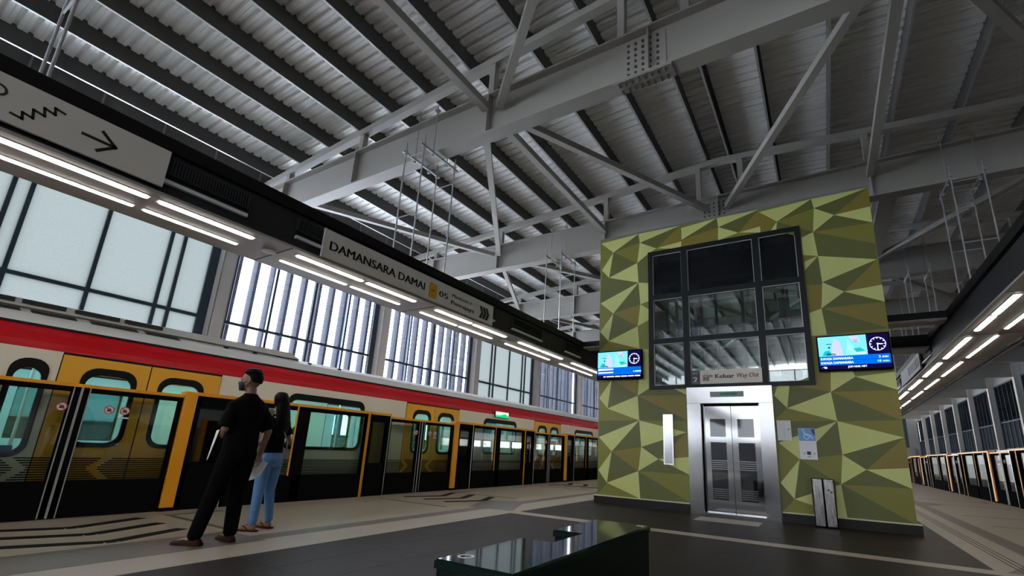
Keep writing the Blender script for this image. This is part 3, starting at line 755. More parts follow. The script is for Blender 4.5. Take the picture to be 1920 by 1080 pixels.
for xa, xb, xs in ((-4.56, -2.46, -4.5), (-0.78, 1.24, 1.24)):
    b = MB(); b.box(xa, xb, LY - 0.05, LY, 0, 0.155); b.box(xs, xs - 0.06, LY, 13.2, 0, 0.155); sk = part('skirting', b, 'skirt', t)
    b = MB(); b.box(xa, xb, LY - 0.05, LY, 0.155, 0.175); part('skirting_edge', b, 'cream', sk)
# glazed upper window
b = MB(); fy0, fy1 = LY - 0.05, LY + 0.12
b.box(WX0, WX0 + 0.10, fy0, fy1, WZ0, WZ1); b.box(WX1 - 0.10, WX1, fy0, fy1, WZ0, WZ1); b.box(WX0 + 0.05, WX1 - 0.05, fy0 + 0.004, fy1 - 0.004, WZ0, WZ0 + 0.08); b.box(WX0 + 0.05, WX1 - 0.05, fy0 + 0.004, fy1 - 0.004, WZ1 - 0.09, WZ1)
for x in (-2.41, -0.90): b.box(x - 0.065, x + 0.065, fy0, fy1, WZ0, WZ1)
for z in (4.62, 3.57): b.box(WX0 + 0.05, WX1 - 0.05, fy0 + 0.004, fy1 - 0.004, z - 0.055, z + 0.055)
wf_ = part('window_frame', b, 'blackframe', t)
for i, (x0, x1) in enumerate(((-3.15, -2.475), (-2.345, -0.965), (-0.835, -0.15))):
    b = MB(); b.box(x0, x1, LY + 0.02, LY + 0.035, 4.675, 5.68); part('dark_pane', b, 'blackglass', wf_, 'opaque black top pane')
    for z0, z1 in ((3.625, 4.565), (2.57, 3.515)):
        b = MB(); b.box(x0, x1, LY + 0.02, LY + 0.032, z0, z1); part('pane', b, 'liftglass', wf_)
    b = MB()
    for z0, z1 in ((4.675, 5.68), (3.625, 4.565), (2.57, 3.515)):
        b.ring([(x0, z0), (x1, z0), (x1, z1), (x0, z1)], [(x0 + 0.015, z0 + 0.015), (x1 - 0.015, z0 + 0.015), (x1 - 0.015, z1 - 0.015), (x0 + 0.015, z1 - 0.015)], 'y', LY + 0.0, LY + 0.02)
    part('glazing_bead', b, 'galv', wf_)
b = MB()
for x in (-3.66, -2.7, -1.6, -0.6, 0.36): b.box(x - 0.04, x + 0.04, 13.02, 13.12, 2.5, 5.9)
for z in (2.54, 3.5, 4.6, 5.86): b.box(-3.7, 0.4, 13.02, 13.12, z - 0.04, z + 0.04)
part('rear_window_frame', b, 'slateframe', t)
b = MB(); b.box(-3.7, 0.4, 13.06, 13.07, 2.5, 5.9); part('rear_pane', b, 'liftglass', t)
# hoisting gear behind the glass
b = MB()
for x in (-3.0, -0.45): b.box(x - 0.03, x + 0.03, 11.5, 11.6, 0.2, 6.2)
b.box(-2.2, -2.14, 12.3, 12.4, 0.2, 6.2); b.box(-1.1, -1.04, 12.3, 12.4, 0.2, 6.2); b.beam((-3.0, 11.5, 3.9), (-2.2, 12.35, 3.9), 0.06, 0.08)
part('guide_rail', b, 'shaft', t)
b = MB(); b.bbox(-0.62, -0.44, 10.5, 10.7, 2.75, 4.0, 0.02); b.bbox(-0.59, -0.47, 10.5, 10.62, 4.0, 4.5, 0.01); b.bbox(-0.66, -0.40, 10.48, 10.72, 3.78, 3.9, 0.02); b.tube([(-0.44, 10.6, 3.5), (-0.30, 10.6, 3.35), (-0.27, 10.6, 3.2)], 0.012, 6); b.prism([(x - 0.40, z) for x, z in circ(0, 2.8, 0.14)], 'y', 10.5, 10.6)
part('hoist_arm', b, 'machine', t)
b = MB(); b.bbox(-2.72, -2.5, 10.7, 10.95, 3.75, 4.2, 0.03); b.bbox(-2.38, -2.25, 10.6, 10.8, 3.6, 4.1, 0.03); part('motor_cover', b, 'bluepart', t)
b = MB(); b.bbox(-3.1, -2.55, 10.6, 11.1, 3.58, 3.72, 0.02); b.tube([(-2.95, 10.6, 3.75), (-2.95, 11.0, 3.75)], 0.12, 14); b.bbox(-2.9, -2.5, 10.5, 10.9, 2.6, 3.4, 0.03); b.tube([(-3.05, 10.5, 3.1), (-2.5, 10.5, 3.1)], 0.02, 6)
for i in range(5): b.tube([(-2.29 - 0.04 * (i % 2), 10.55, 2.9 + 0.15 * i), (-2.20, 10.55, 2.98 + 0.15 * i)], 0.02, 6)
part('winch', b, 'shaft', t)
# stainless door surround
b = MB(); y0, y1 = LY - 0.06, LY + 0.12
b.box(-2.44, DX0, y0, y1, 0, 2.16); b.box(DX1, -0.80, y0, y1, 0, 2.16); b.box(-2.44, -0.80, y0, y1, 2.165, 2.50)
b.box(DX0 - 0.0, DX0 + 0.03, LY + 0.12, LY + 0.2, 0, 2.16); b.box(DX1 - 0.03, DX1, LY + 0.12, LY + 0.2, 0, 2.16)
part('door_surround', b, 'steelbrush', t, 'brushed stainless door surround')
b = MB(); b.box(DX0, DX1, LY - 0.02, LY + 0.22, 0, 0.03); part('door_sill', b, 'steelbrush', t)
b = MB(); b.box(-1.96, -1.315, LY - 0.068, LY - 0.058, 2.29, 2.40); ind = part('floor_indicator', b, 'blackglass', t, 'black floor indicator strip')
b = MB(); x = -1.76
for wd in (.035, .02, .03, .035, .02, .035, .03, .02, .03): b.box(x, x + wd, LY - 0.071, LY - 0.068, 2.325, 2.372); x += wd + 0.008
part('green_display', b, 'led', ind)
for i, (x0, x1) in enumerate(((-2.14, -1.615), (-1.605, -1.08))):
    g0, g1 = x0 + 0.11, x1 - 0.11; ya, yb2 = LY + 0.14, LY + 0.18
    b = MB(); b.box(x0, g0, ya, yb2, 0.03, 2.12); b.box(g1, x1, ya, yb2, 0.03, 2.12); b.box(g0, g1, ya, yb2, 0.03, 0.27); b.box(g0, g1, ya, yb2, 1.86, 2.12); b.box(g0, g1, ya, yb2, 1.39, 1.50)
    d = part('lift_door', b, 'steelmirror', t)
    b = MB(); b.box(g0, g1, ya + 0.015, ya + 0.025, 1.50, 1.86); b.box(g0, g1, ya + 0.015, ya + 0.025, 0.27, 1.39); part('vision_panel', b, 'darkglass', d)
    for grp in ((0.31, 0.35, 0.39, 0.43, 0.47), (0.86, 0.90, 0.94, 0.98, 1.02)):
        for z in grp: b = MB(); b.box(g0, g1, ya + 0.010, ya + 0.015, z, z + 0.014); part('etched_line', b, 'steelbrush', d)
b = MB(); b.box(-2.14, -1.08, LY + 0.185, LY + 0.19, 0.03, 2.12); part('car_interior', b, 'shaft', t)

# wall fittings on the tower
t = thing('call_panel', 'grey lift call panel with faint braille dots right of the lift door', 'panel', (-0.645, LY, 1.45))
b = MB(); b.bbox(-0.765, -0.525, LY - 0.022, LY - 0.004, 1.45, 1.825, 0.004); part('plate', b, 'white', t)
b = MB(); b.box(-0.585, -0.55, LY - 0.026, LY - 0.022, 1.655, 1.668); part('slot', b, 'ink', t)
b = MB()
for i, (dx, dz) in enumerate(((0, 0), (-.01, .03), (.01, .05), (0, .08), (-.015, .11), (.012, .13), (0, .16), (.01, .19), (-.01, .22), (0, .27))): b.tube([(-0.645 + dx, LY - 0.026, 1.50 + dz), (-0.645 + dx, LY - 0.02, 1.50 + dz)], 0.008, 6)
part('faint_marks', b, 'galv', t)
t = thing('notice', 'white lift notice with a blue wheelchair picture right of the call panel', 'notice', (-0.275, LY, 1.12))
b = MB(); b.bbox(-0.415, -0.135, LY - 0.016, LY - 0.004, 1.12, 1.685, 0.003); part('plate', b, 'posterwhite', t)
b = MB(); b.box(-0.41, -0.14, LY - 0.019, LY - 0.016, 1.455, 1.68); part('picture', b, 'posterblue', t, 'blue picture with a pale wheelchair symbol')
b = MB(); b.prism([(-0.21, 1.67), (-0.145, 1.675), (-0.145, 1.56), (-0.17, 1.56)], 'y', LY - 0.021, LY - 0.019); part('dark_corner', b, 'posternavy', t)
b = MB(); o_ = [(x - 0.28, z) for x, z in circ(0, 1.535, 0.055)]; i_ = [(x - 0.28, z) for x, z in circ(0, 1.535, 0.038)]; b.ring(o_, i_, 'y', LY - 0.022, LY - 0.019)
b.beam((-0.33, LY - 0.021, 1.63), (-0.29, LY - 0.021, 1.56), 0.003, 0.022, up=(1, 0, 0)); b.beam((-0.29, LY - 0.021, 1.555), (-0.215, LY - 0.021, 1.55), 0.003, 0.02); b.beam((-0.215, LY - 0.021, 1.555), (-0.185, LY - 0.021, 1.49), 0.003, 0.02, up=(1, 0, 0)); b.prism([(x - 0.335, z) for x, z in circ(0, 1.655, 0.017)], 'y', LY - 0.022, LY - 0.019)
part('wheelchair_symbol', b, 'posterpale', t)
b = MB(); b.box(-0.30, -0.235, LY - 0.019, LY - 0.016, 1.205, 1.265); b.box(-0.29, -0.245, LY - 0.019, LY - 0.016, 1.165, 1.175); part('mark', b, 'ink', t)
b = MB(); b.box(-0.20, -0.16, LY - 0.019, LY - 0.016, 1.21, 1.25); b.box(-0.36, -0.32, LY - 0.019, LY - 0.016, 1.21, 1.25); b.box(-0.30, -0.25, LY - 0.019, LY - 0.016, 1.385, 1.392); part('grey_mark', b, 'galv', t)
t = thing('steel_wall_plate', 'tall narrow stainless plate on the triangles left of the lift door', 'plate', (-2.86, LY, 0.92))
b = MB(); b.bbox(-2.965, -2.755, LY - 0.035, LY - 0.004, 0.90, 1.94, 0.008); part('cover', b, 'steelbrush', t)
b = MB(); b.ring([(-2.965, 0.90), (-2.755, 0.90), (-2.755, 1.94), (-2.965, 1.94)], [(-2.945, 0.92), (-2.775, 0.92), (-2.775, 1.92), (-2.945, 1.92)], 'y', LY - 0.04, LY - 0.034); part('rim', b, 'alu', t)

# signs on the glazing
t = thing('floor_sign', 'small dark square sign with a white figure 2 above the lift door', 'sign', (-2.24, LY - 0.08, 2.56))
b = MB(); b.box(-2.335, -2.155, LY - 0.075, LY - 0.05, 2.565, 2.855); part('plate', b, 'greysign', t)
text('ARAS', (-2.305, LY - 0.077, 2.785), '-y', 0.028, 'whiteink', t, width=0.115, bold=0.02)
text('2', (-2.285, LY - 0.077, 2.60), '-y', 0.125, 'whiteink', t, width=0.085, bold=0.03)
t = thing('way_out_sign', 'long pale sign with a lift pictogram reading Keluar Way Out above the lift door', 'sign', (-1.55, LY - 0.08, 2.56))
b = MB(); b.box(-2.148, -0.95, LY - 0.075, LY - 0.05, 2.565, 2.855); part('plate', b, 'sign', t)
text('Keluar', (-1.84, LY - 0.077, 2.675), '-y', 0.092, 'ink', t, width=0.375, bold=0.028)
text('Way Out', (-1.42, LY - 0.077, 2.678), '-y', 0.092, 'redink', t, width=0.415, bold=0.018, shear=0.18)
b = MB(); yy = LY - 0.078
b.ring([(-2.085, 2.625), (-1.965, 2.625), (-1.965, 2.745), (-2.085, 2.745)], [(-2.072, 2.638), (-1.978, 2.638), (-1.978, 2.732), (-2.072, 2.732)], 'y', yy, LY - 0.075)
for x in (-2.055, -2.025, -1.995): b.box(x - 0.010, x + 0.010, yy, LY - 0.075, 2.65, 2.705); b.prism([(a + x, c) for a, c in circ(0, 2.716, 0.008, 10)], 'y', yy, LY - 0.075)
for x in (-2.05, -2.0): b.prism([(x - 0.012, 2.765), (x + 0.012, 2.765), (x, 2.785)], 'y', yy, LY - 0.075)
for i, x in enumerate((-1.955, -1.93)): b.box(x, x + 0.012, yy, LY - 0.075, 2.70, 2.755)
b.ring([(x - 1.905, z) for x, z in circ(0, 2.725, 0.024, 12)], [(x - 1.905, z) for x, z in circ(0, 2.725, 0.014, 12)], 'y', yy, LY - 0.075)
part('lift_pictogram', b, 'ink', t)

# departure screens
def screen(x0, x1, z0, z1, lab, right):
    t = thing('departure_screen', lab, 'screen', ((x0 + x1) / 2, LY - 0.14, z0))
    b = MB(); b.bbox(x0, x1, LY - 0.14, LY - 0.08, z0, z1, 0.008); part('case', b, 'gblack', t)
    b = MB(); b.box((x0 + x1) / 2 - 0.15, (x0 + x1) / 2 + 0.15, LY - 0.08, LY - 0.004, (z0 + z1) / 2 - 0.15, (z0 + z1) / 2 + 0.15); part('bracket', b, 'gblack', t)
    W, H = x1 - x0 - 0.05, z1 - z0 - 0.05; ox, oz = x0 + 0.025, z0 + 0.025; yf = LY - 0.143
    def R(a, c, d, e, k=0): b = MB(); b.box(ox + a * W, ox + c * W, yf - 0.002 - 0.001 * k, yf + 0.002, oz + d * H, oz + e * H); return b
    s_ = part('display', R(0, 1, 0, 1), 'scr_navy', t)
    part('blue_rows', R(0, 1, 0.125, 0.40, 1), 'scr_blue', s_); part('row_line', R(0, 1, 0.255, 0.265, 2), 'scr_dblue', s_)
    pic = part('picture', R(0, 0.70, 0.40, 1, 1), 'scr_sky', s_)
    b = MB(); yk = yf - 0.005
    def PL_(pts): b.prism([(ox + a * W, oz + c * H) for a, c in pts], 'y', yk, yf - 0.002)
    PL_([(.17, .40), (.24, .95), (.33, .80), (.36, .40)]); PL_([(.45, .98), (.52, .80), (.62, .78), (.58, .98)]); part('pale_shape', b, 'scr_lilac', s_)
    b = MB(); PL_([(.40, .42), (.43, .9), (.50, .72), (.55, .42)]); part('aqua_shape', b, 'scr_aqua', s_)
    b = MB(); PL_([(.50, .60), (.60, .62), (.67, .52), (.55, .49)]); part('teal_shape', b, 'scr_teal', s_); b = MB(); PL_([(.05, .42), (.09, .56), (.16, .58), (.2, .42)]); part('teal_shape', b, 'scr_teal', s_)
    b = MB(); PL_([(.14, .66), (.16, .70), (.18, .66), (.16, .63)]); PL_([(.10, .42), (.13, .50), (.24, .47), (.26, .42)]); PL_([(.12, .76), (.2, .76), (.2, .78), (.12, .78)]); PL_([(.52, .80), (.58, .80), (.58, .815), (.52, .815)]); PL_([(.52, .85), (.58, .85), (.58, .865), (.52, .865)]); part('dark_shape', b, 'scr_dark', s_)
    b = MB(); PL_([(.52, .43), (.67, .43), (.67, .47), (.52, .46)]); part('white_shape', b, 'scr_white', s_)
    # clock
    cx, cz, r = ox + 0.85 * W, oz + 0.70 * H, 0.20 * H
    b = MB(); b.ring([(x + cx, z) for x, z in circ(0, cz, r, 32)], [(x + cx, z) for x, z in circ(0, cz, r * 0.92, 32)], 'y', yk, yf - 0.002)
    for k in range(12):
        a = k * PI / 6; b.beam((cx + math.sin(a) * r * .74, yk, cz + math.cos(a) * r * .74), (cx + math.sin(a) * r * .95, yk, cz + math.cos(a) * r * .95), 0.002, r * .11, up=(math.cos(a), 0, -math.sin(a)))
    for a, L, w in ((math.radians(97), .62, .14), (math.radians(184), .86, .11)): b.beam((cx - math.sin(a) * r * .12, yk - .001, cz - math.cos(a) * r * .12), (cx + math.sin(a) * r * L, yk - .001, cz + math.cos(a) * r * L), 0.002, r * w, up=(math.cos(a), 0, -math.sin(a)))
    part('clock_face', b, 'scr_white', s_)
    yt = yf - 0.006
    if right:
        for zz in (0.285, 0.16): text('KWASA DAMANSARA', (ox + 0.02 * W, yt, oz + zz * H), '-y', 0.075 * H, 'scr_white', t, width=0.47 * W, bold=0.03)
        text('2 min', (ox + 0.84 * W, yt, oz + 0.29 * H), '-y', 0.07 * H, 'scr_white', t, width=0.13 * W, bold=0.02)
        text('18 min', (ox + 0.82 * W, yt, oz + 0.165 * H), '-y', 0.07 * H, 'scr_green', t, width=0.155 * W, bold=0.02)
        text('JOM NAIK MRT', (ox + 0.40 * W, yt, oz + 0.035 * H), '-y', 0.06 * H, 'scr_white', t, width=0.27 * W, bold=0.03)
        b = MB(); PL_([(.02, .045), (.06, .08), (.06, .03), (.10, .03), (.10, .075), (.06, .09)]); part('corner_icon', b, 'scr_white', s_)
    else:
        b = MB(); PL_([(.0, .30), (.37, .31), (.37, .36), (.02, .37)]); PL_([(.02, .19), (.37, .20), (.37, .24), (.02, .24)]); PL_([(.87, .21), (1, .21), (1, .25), (.87, .25)]); PL_([(.83, .21), (.85, .21), (.85, .25), (.83, .25)])
        x = 0.14
        for wd in (.05, .18, .12, .14, .13, .12): PL_([(x, .045), (x + wd, .045), (x + wd, .085), (x, .085)]); x += wd + .02
        part('blurred_rows', b, 'scr_white', s_)
screen(0.03, 1.16, 2.72, 3.385, 'wide departure screen with a clock and blue rows right of the lift window', True)
screen(-4.49, -3.385, 2.73, 3.40, 'departure screen with a clock and washed-out rows left of the lift window', False)

# stainless bin, its wavy reflections painted as streaks
t = thing('litter_bin', 'stainless twin litter bin with painted reflection streaks standing against the lift tower', 'bin', (-0.09, 9.74, 0))
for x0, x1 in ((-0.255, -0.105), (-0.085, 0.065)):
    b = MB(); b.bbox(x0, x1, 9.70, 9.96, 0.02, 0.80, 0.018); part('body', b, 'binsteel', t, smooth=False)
b = MB(); b.box(-0.265, 0.075, 9.72, 9.97, 0.0, 0.80); part('frame', b, 'gblack', t)
b = MB(); b.box(-0.035, 0.0, 9.694, 9.70, 0.615, 0.635); b.box(0.005, 0.035, 9.694, 9.70, 0.58, 0.605); part('hole', b, 'ink', t)

# glossy bench
t = thing('bench', 'glossy black-green stone bench with two square ends and a narrow middle in the foreground', 'bench', (-1.73, 3.3, 0))
ol = [(-1.45, 2.2), (-1.45, 4.43), (-2.0, 4.43), (-2.0, 3.59), (-1.74, 3.59), (-1.74, 3.11), (-2.0, 3.11), (-2.0, 2.2)]
def inset(pts, d):
    n = len(pts); out = []
    for i in range(n):
        p0, p1, p2 = Vector(pts[i - 1]), Vector(pts[i]), Vector(pts[(i + 1) % n])
        n1 = Vector((-(p1 - p0).y, (p1 - p0).x)).normalized(); n2 = Vector((-(p2 - p1).y, (p2 - p1).x)).normalized()
        out.append(tuple(p1 + (n1 + n2) * d))
    return out
b = MB(); b.prism(inset(ol, 0.012), 'z', 0.0, 0.395); part('base', b, 'benchside', t)
b = MB(); n = len(ol); o2 = inset(ol, 0.012)
b.v += [(x, y, 0.40) for x, y in ol] + [(x, y, 0.438) for x, y in ol] + [(x, y, 0.45) for x, y in o2] + [(x, y, 0.40) for x, y in o2]
for i in range(n):
    j = (i + 1) % n
    for q in (0, 1): b.f.append((q * n + i, q * n + j, (q + 1) * n + j, (q + 1) * n + i)); b.m.append(0)
b.f.append(tuple(range(2 * n, 3 * n))); b.m.append(0); b.f.append(tuple(range(n))); b.m.append(0)
part('seat_slab', b, 'bench', t)
b = MB(); b.ring([(x - 1.90, y) for x, y in circ(0, 2.36, 0.05, 24)], [(x - 1.90, y) for x, y in circ(0, 2.36, 0.036, 24)], 'z', 0.4495, 0.4515); part('round_mark', b, 'galv', t)
b = MB(); b.box(-1.55, -1.49, 4.33, 4.37, 0.4495, 0.4515); part('small_mark', b, 'galv', t)

# ================================================================== HANGING SIGNS ON THE BULKHEADS
XS = -5.72
t = thing('station_sign', 'long pale station sign reading DAMANSARA DAMAI with an orange square', 'sign', (XS, 5.4, 3.53))
b = MB(); b.box(XS - 0.03, XS, 3.48, 7.35, 3.53, 3.945); part('board', b, 'sign', t)
b = MB(); b.box(XS - 0.03, XS + 0.004, 3.465, 3.48, 3.525, 3.95); b.box(XS - 0.03, XS + 0.004, 7.35, 7.365, 3.525, 3.95); part('end_trim', b, 'white', t)
text('DAMANSARA DAMAI', (XS + 0.003, 3.565, 3.665), '+x', 0.138, 'ink', t, width=1.845, bold=0.034)
b = MB(); b.prism(rrect(5.51, 5.70, 3.585, 3.85, 0.008, 2), 'x', XS, XS + 0.003); sq = part('orange_square', b, 'orangebox', t)
text('PY', (XS + 0.0045, 5.575, 3.70), '+x', 0.04, 'ink', t, width=0.07, shear=0.2)
text('05', (XS + 0.003, 5.76, 3.675), '+x', 0.105, 'ink', t, width=0.235, bold=0.022)
text('Platform 1', (XS + 0.003, 6.095, 3.765), '+x', 0.062, 'ink', t, width=0.565, shear=0.2, bold=0.026)
text('Putrajaya', (XS + 0.003, 6.085, 3.625), '+x', 0.075, 'ink', t, width=0.68, bold=0.03)
b = MB()
for i in range(3):
    y = 6.915 + i * 0.095; b.prism([(y, 3.835), (y + 0.075, 3.835), (y + 0.135, 3.71), (y + 0.075, 3.585), (y, 3.585), (y + 0.06, 3.71)], 'x', XS, XS + 0.003)
part('chevrons', b, 'ink', t)
t = thing('direction_sign', 'pale sign with an escalator zigzag and a right arrow at the upper left', 'sign', (XS, 0.6, 3.57))
b = MB(); b.box(XS - 0.03, XS, -1.6, 1.635, 3.57, 3.985); part('board', b, 'sign', t)
def stroke(b, pts, w):
    for a, c in zip(pts[:-1], pts[1:]):
        d = Vector((c[0] - a[0], c[1] - a[1])).normalized() * w / 2; n = Vector((-d.y, d.x)); a = Vector(a) - d; c = Vector(c) + d
        b.prism([tuple(a + n), tuple(a - n), tuple(c - n), tuple(c + n)], 'x', XS, XS + 0.003)
b = MB(); stroke(b, [(0.534, 3.665), (0.60, 3.655), (0.592, 3.715), (0.655, 3.70), (0.645, 3.78), (0.715, 3.765), (0.702, 3.838), (0.772, 3.818), (0.762, 3.882), (0.825, 3.868)], 0.020); part('escalator_zigzag', b, 'ink', t)
b = MB(); stroke(b, [(0.975, 3.765), (1.205, 3.762)], 0.028); stroke(b, [(1.10, 3.862), (1.21, 3.762), (1.095, 3.662)], 0.028); part('arrow', b, 'ink', t)
b = MB(); b.ring([(y, z) for y, z in circ(0.425, 3.825, 0.055, 20)], [(y, z) for y, z in circ(0.425, 3.825, 0.038, 20)], 'x', XS, XS + 0.003); part('round_icon', b, 'ink', t)
t = thing('hanging_sign', 'grey sign with blurred lettering hung beside the right-hand soffit lights', 'sign', (2.30, 15.5, 3.5))
b = MB(); b.box(2.30, 2.335, 15.0, 18.5, 3.53, 3.95); part('board', b, 'wallgrey', t)
b = MB()
for i in range(7): b.box(2.296, 2.30, 15.2 + 0.27 * i, 15.33 + 0.27 * i, 3.63, 3.86)
part('blurred_letters', b, 'concrete', t)

# ================================================================== TRAIN
TX, TXF, TC = -8.60, -11.70, -10.15
t = thing('metro_train', 'cream and red metro train with yellow doors standing behind the platform gates', 'train', (TC, 8.95, -1.0)); TR = t
def wall_hole(b, x0, x1, a, c, z0, z1, hole, mi=0):
    if hole is None: b.box(x0, x1, a, c, z0, z1, mi); return
    h0, h1, q0, q1 = hole
    b.box(x0, x1, a, h0, z0, z1, mi); b.box(x0, x1, h1, c, z0, z1, mi); b.box(x0, x1, h0, h1, z0, q0, mi); b.box(x0, x1, h0, h1, q1, z1, mi)
def train_window(parent, y0, y1, z0, z1, x, s, r=0.16, topband=0.12):
    i0, i1, j0, j1 = y0 + 0.055, y1 - 0.055, z0 + 0.06, z1 - topband
    b = MB(); b.ring(rrect(y0, y1, z0, z1, r), rrect(i0, i1, j0, j1, r * 0.8), 'x', x - 0.012 * s, x + 0.015 * s); f = part('window_surround', b, 'tblack', parent)
    b = MB(); b.box(x - 0.022 * s, x - 0.028 * s, i0 - 0.03, i1 + 0.03, j0 - 0.03, j1 + 0.03); part('glass', b, 'tglass', f if parent.parent is None else parent)
    return (i0 - 0.02, i1 + 0.02, j0 - 0.02, j1 + 0.02)
DC = [-3.04, 2.91, 8.95, 14.8, 20.75, 26.7]
YA, YB = -6.0, 30.2
for x, s in ((TX, 1), (TXF, -1)):
    xi = x - 0.05 * s
    prev = YA; secs = []
    for c in DC: secs.append((prev, c - 0.97)); prev = c + 0.97
    secs.append((prev, YB))
    for a, c in secs:
        b = MB(); o = None
        if c - a > 3.5 and not (a < 0 < c): mid = (a + c) / 2 + 0.0; win = (mid - 0.86, mid + 0.86, 0.90, 1.93)
        elif a < 0 < c: win = (1.50, 1.86, 0.72, 1.94)
        else: win = None
        if win:
            i0, i1, j0, j1 = win[0] + 0.035, win[1] - 0.035, win[2] + 0.04, win[3] - 0.10
            wall_hole(b, x, xi, a, c, -0.1, 2.07, (i0, i1, j0, j1))
            sp = part('body_side', b, 'tcream', t); train_window(sp, *win, x, s)
        else:
            b.box(x, xi, a, c, -0.1, 2.07); part('body_side', b, 'tcream', t)
    for c in DC:
        for (a, e, w0, w1) in ((c - 0.96, c - 0.008, c - 0.74, c - 0.13), (c + 0.008, c + 0.96, c + 0.13, c + 0.74)):
            b = MB(); win = (w0, w1, 0.86, 1.92)
            wall_hole(b, x + 0.012 * s, xi, a, e, 0.0, 2.04, (w0 + 0.035, w1 - 0.035, 0.90, 1.82))
            d = part('door_leaf', b, 'tyellow', t); train_window(d, *win, x + 0.012 * s, s, 0.18, 0.10)
            if s < 0: b = MB(); wall_hole(b, xi, xi + 0.01, a, e, 0.0, 2.04, (w0 + 0.035, w1 - 0.035, 0.90, 1.82)); part('door_lining', b, 'tinside', t)
        b = MB(); b.box(x + 0.004 * s, xi, c - 0.97, c + 0.97, 2.04, 2.07); b.box(x, xi, c - 0.008, c + 0.008, 0, 2.04); b.box(x, xi, c - 0.972, c - 0.96, 0, 2.04); b.box(x, xi, c + 0.96, c + 0.972, 0, 2.04); part('door_seal', b, 'tblack', t)
    # red cant rail
    b = MB(); pr = [(x, 2.07), (x - 0.012 * s, 2.16), (x - 0.045 * s, 2.28), (x - 0.10 * s, 2.37), (x - 0.14 * s, 2.36), (x - 0.06 * s, 2.07)]
    b.prism(pr, 'y', YA, YB); part('red_band', b, 'tred', t)
    b = MB(); b.box(x - 0.085 * s, x - 0.14 * s, YA, YB, 2.365, 2.395); part('rain_gutter', b, 'tblack', t)
    for c in DC: b = MB(); b.box(x + 0.004 * s, x - 0.02 * s, c - 0.93, c + 0.93, 2.075, 2.09); part('door_hood', b, 'tred', t)
b = MB(); pr = [(TX - 0.09, 2.39), (-8.92, 2.555), (-9.25, 2.665), (-9.7, 2.735), (TC, 2.76), (-10.6, 2.735), (-11.05, 2.665), (-11.38, 2.555), (TXF + 0.09, 2.39), (-11.4, 2.33), (TC, 2.4), (-8.9, 2.33)]
b.prism(pr, 'y', YA, YB); part('roof', b, 'troof', t)
b = MB(); a = [(-9.12, 2.66), (-9.2, 2.775), (-11.1, 2.775), (-11.2, 2.66)]
b.prism(a, 'y', YA, 5.30); b.add([(-9.12, 5.30, 2.66), (-9.2, 5.30, 2.775), (-11.1, 5.30, 2.775), (-11.2, 5.30, 2.66), (-9.14, 5.5, 2.66), (-11.2, 5.5, 2.66)], [(0, 1, 4), (1, 2, 5, 4), (2, 3, 5)])
ac = part('roof_unit', b, 'troof', t)
for y0, y1 in ((0.6, 1.45), (1.52, 1.95), (2.05, 2.55), (2.62, 3.1)): b = MB(); b.box(-9.115, -9.19, y0, y1, 2.70, 2.755); part('grille', b, 'under', ac)
for (y0, y1) in ((0.9, 1.5), (1.6, 2.05), (2.2, 2.75), (2.85, 3.3)):
    b = MB()
    for k in range(3): b.beam((-8.93 - 0.05 * k, y0, 2.562 + 0.022 * k), (-8.93 - 0.05 * k, y1, 2.562 + 0.022 * k), 0.02, 0.012)
    part('roof_vent', b, 'under', t)
for y in (4.0, 4.5, 5.6, 6.3): b = MB(); b.box(-9.0, -9.05, y, y + 0.06, 2.585, 2.62); part('roof_hook', b, 'under', t)
b = MB(); b.box(TX - 0.02, TXF + 0.02, YA, YB, -0.75, -0.1); part('underframe', b, 'under', t)
for y in (-4.6, -2.4, 10.7, 12.9, 27.0, 29.2):
    for x in (-9.45, -10.9): b = MB(); b.prism(circ(y, -0.515, 0.415, 24), 'x', x - 0.06, x + 0.06); part('wheel', b, 'under', t)
b = MB(); b.box(TX - 0.05, TXF + 0.05, YA, YB, -0.05, 0.0); b.box(TX - 0.06, TXF + 0.06, YA, YB, 2.10, 2.14); b.box(TX - 0.05, TXF + 0.05, YA, YA + 0.05, -0.1, 2.3); b.box(TX - 0.05, TXF + 0.05, YB - 0.05, YB, -0.1, 2.3)
part('cabin_lining', b, 'tinside', t)
for x in (-9.35, -10.95):
    b = MB(); b.box(x - 0.06, x + 0.06, YA + 0.2, YB - 0.2, 2.085, 2.10); part('added_cabin_lamp', b, 'tlamp', t)  # unseen ceiling strips added to brighten the cabin
for c, e in zip(DC[:-1], DC[1:]):
    for x0, x1, xb in ((TX - 0.06, TX - 0.5, TX - 0.12), (TXF + 0.06, TXF + 0.5, TXF + 0.12)):
        b = MB(); b.box(x0, x1, c + 1.15, e - 1.15, 0.38, 0.45); b.box(x0, xb, c + 1.15, e - 1.15, 0.45, 0.86); part('seat', b, 'seat', t)
b = MB()
for c in DC:
    for x in (-9.3, -11.0): b.tube([(x, c - 1.05, 0), (x, c - 1.05, 2.1)], 0.018, 8); b.tube([(x, c + 1.05, 0), (x, c + 1.05, 2.1)], 0.018, 8)
part('grab_pole', b, 'alu', t)
t = thing('white_green_panel', 'small lit white and green panel at the red band of the train', 'sign', (TX + 0.02, 11.85, 2.0))
b = MB(); b.box(TX + 0.005, TX + 0.05, 11.50, 12.20, 1.995, 2.175); part('box', b, 'under', t)  # box with glowing white and green faces on the train side
b = MB(); b.box(TX + 0.05, TX + 0.055, 11.51, 12.19, 2.06, 2.17); part('white_half', b, 'panelw', t)
b = MB(); b.box(TX + 0.05, TX + 0.055, 11.51, 12.19, 2.0, 2.06); b.prism([(11.75, 2.06), (12.0, 2.12), (12.15, 2.06)], 'x', TX + 0.055, TX + 0.057); part('green_half', b, 'panelg', t)

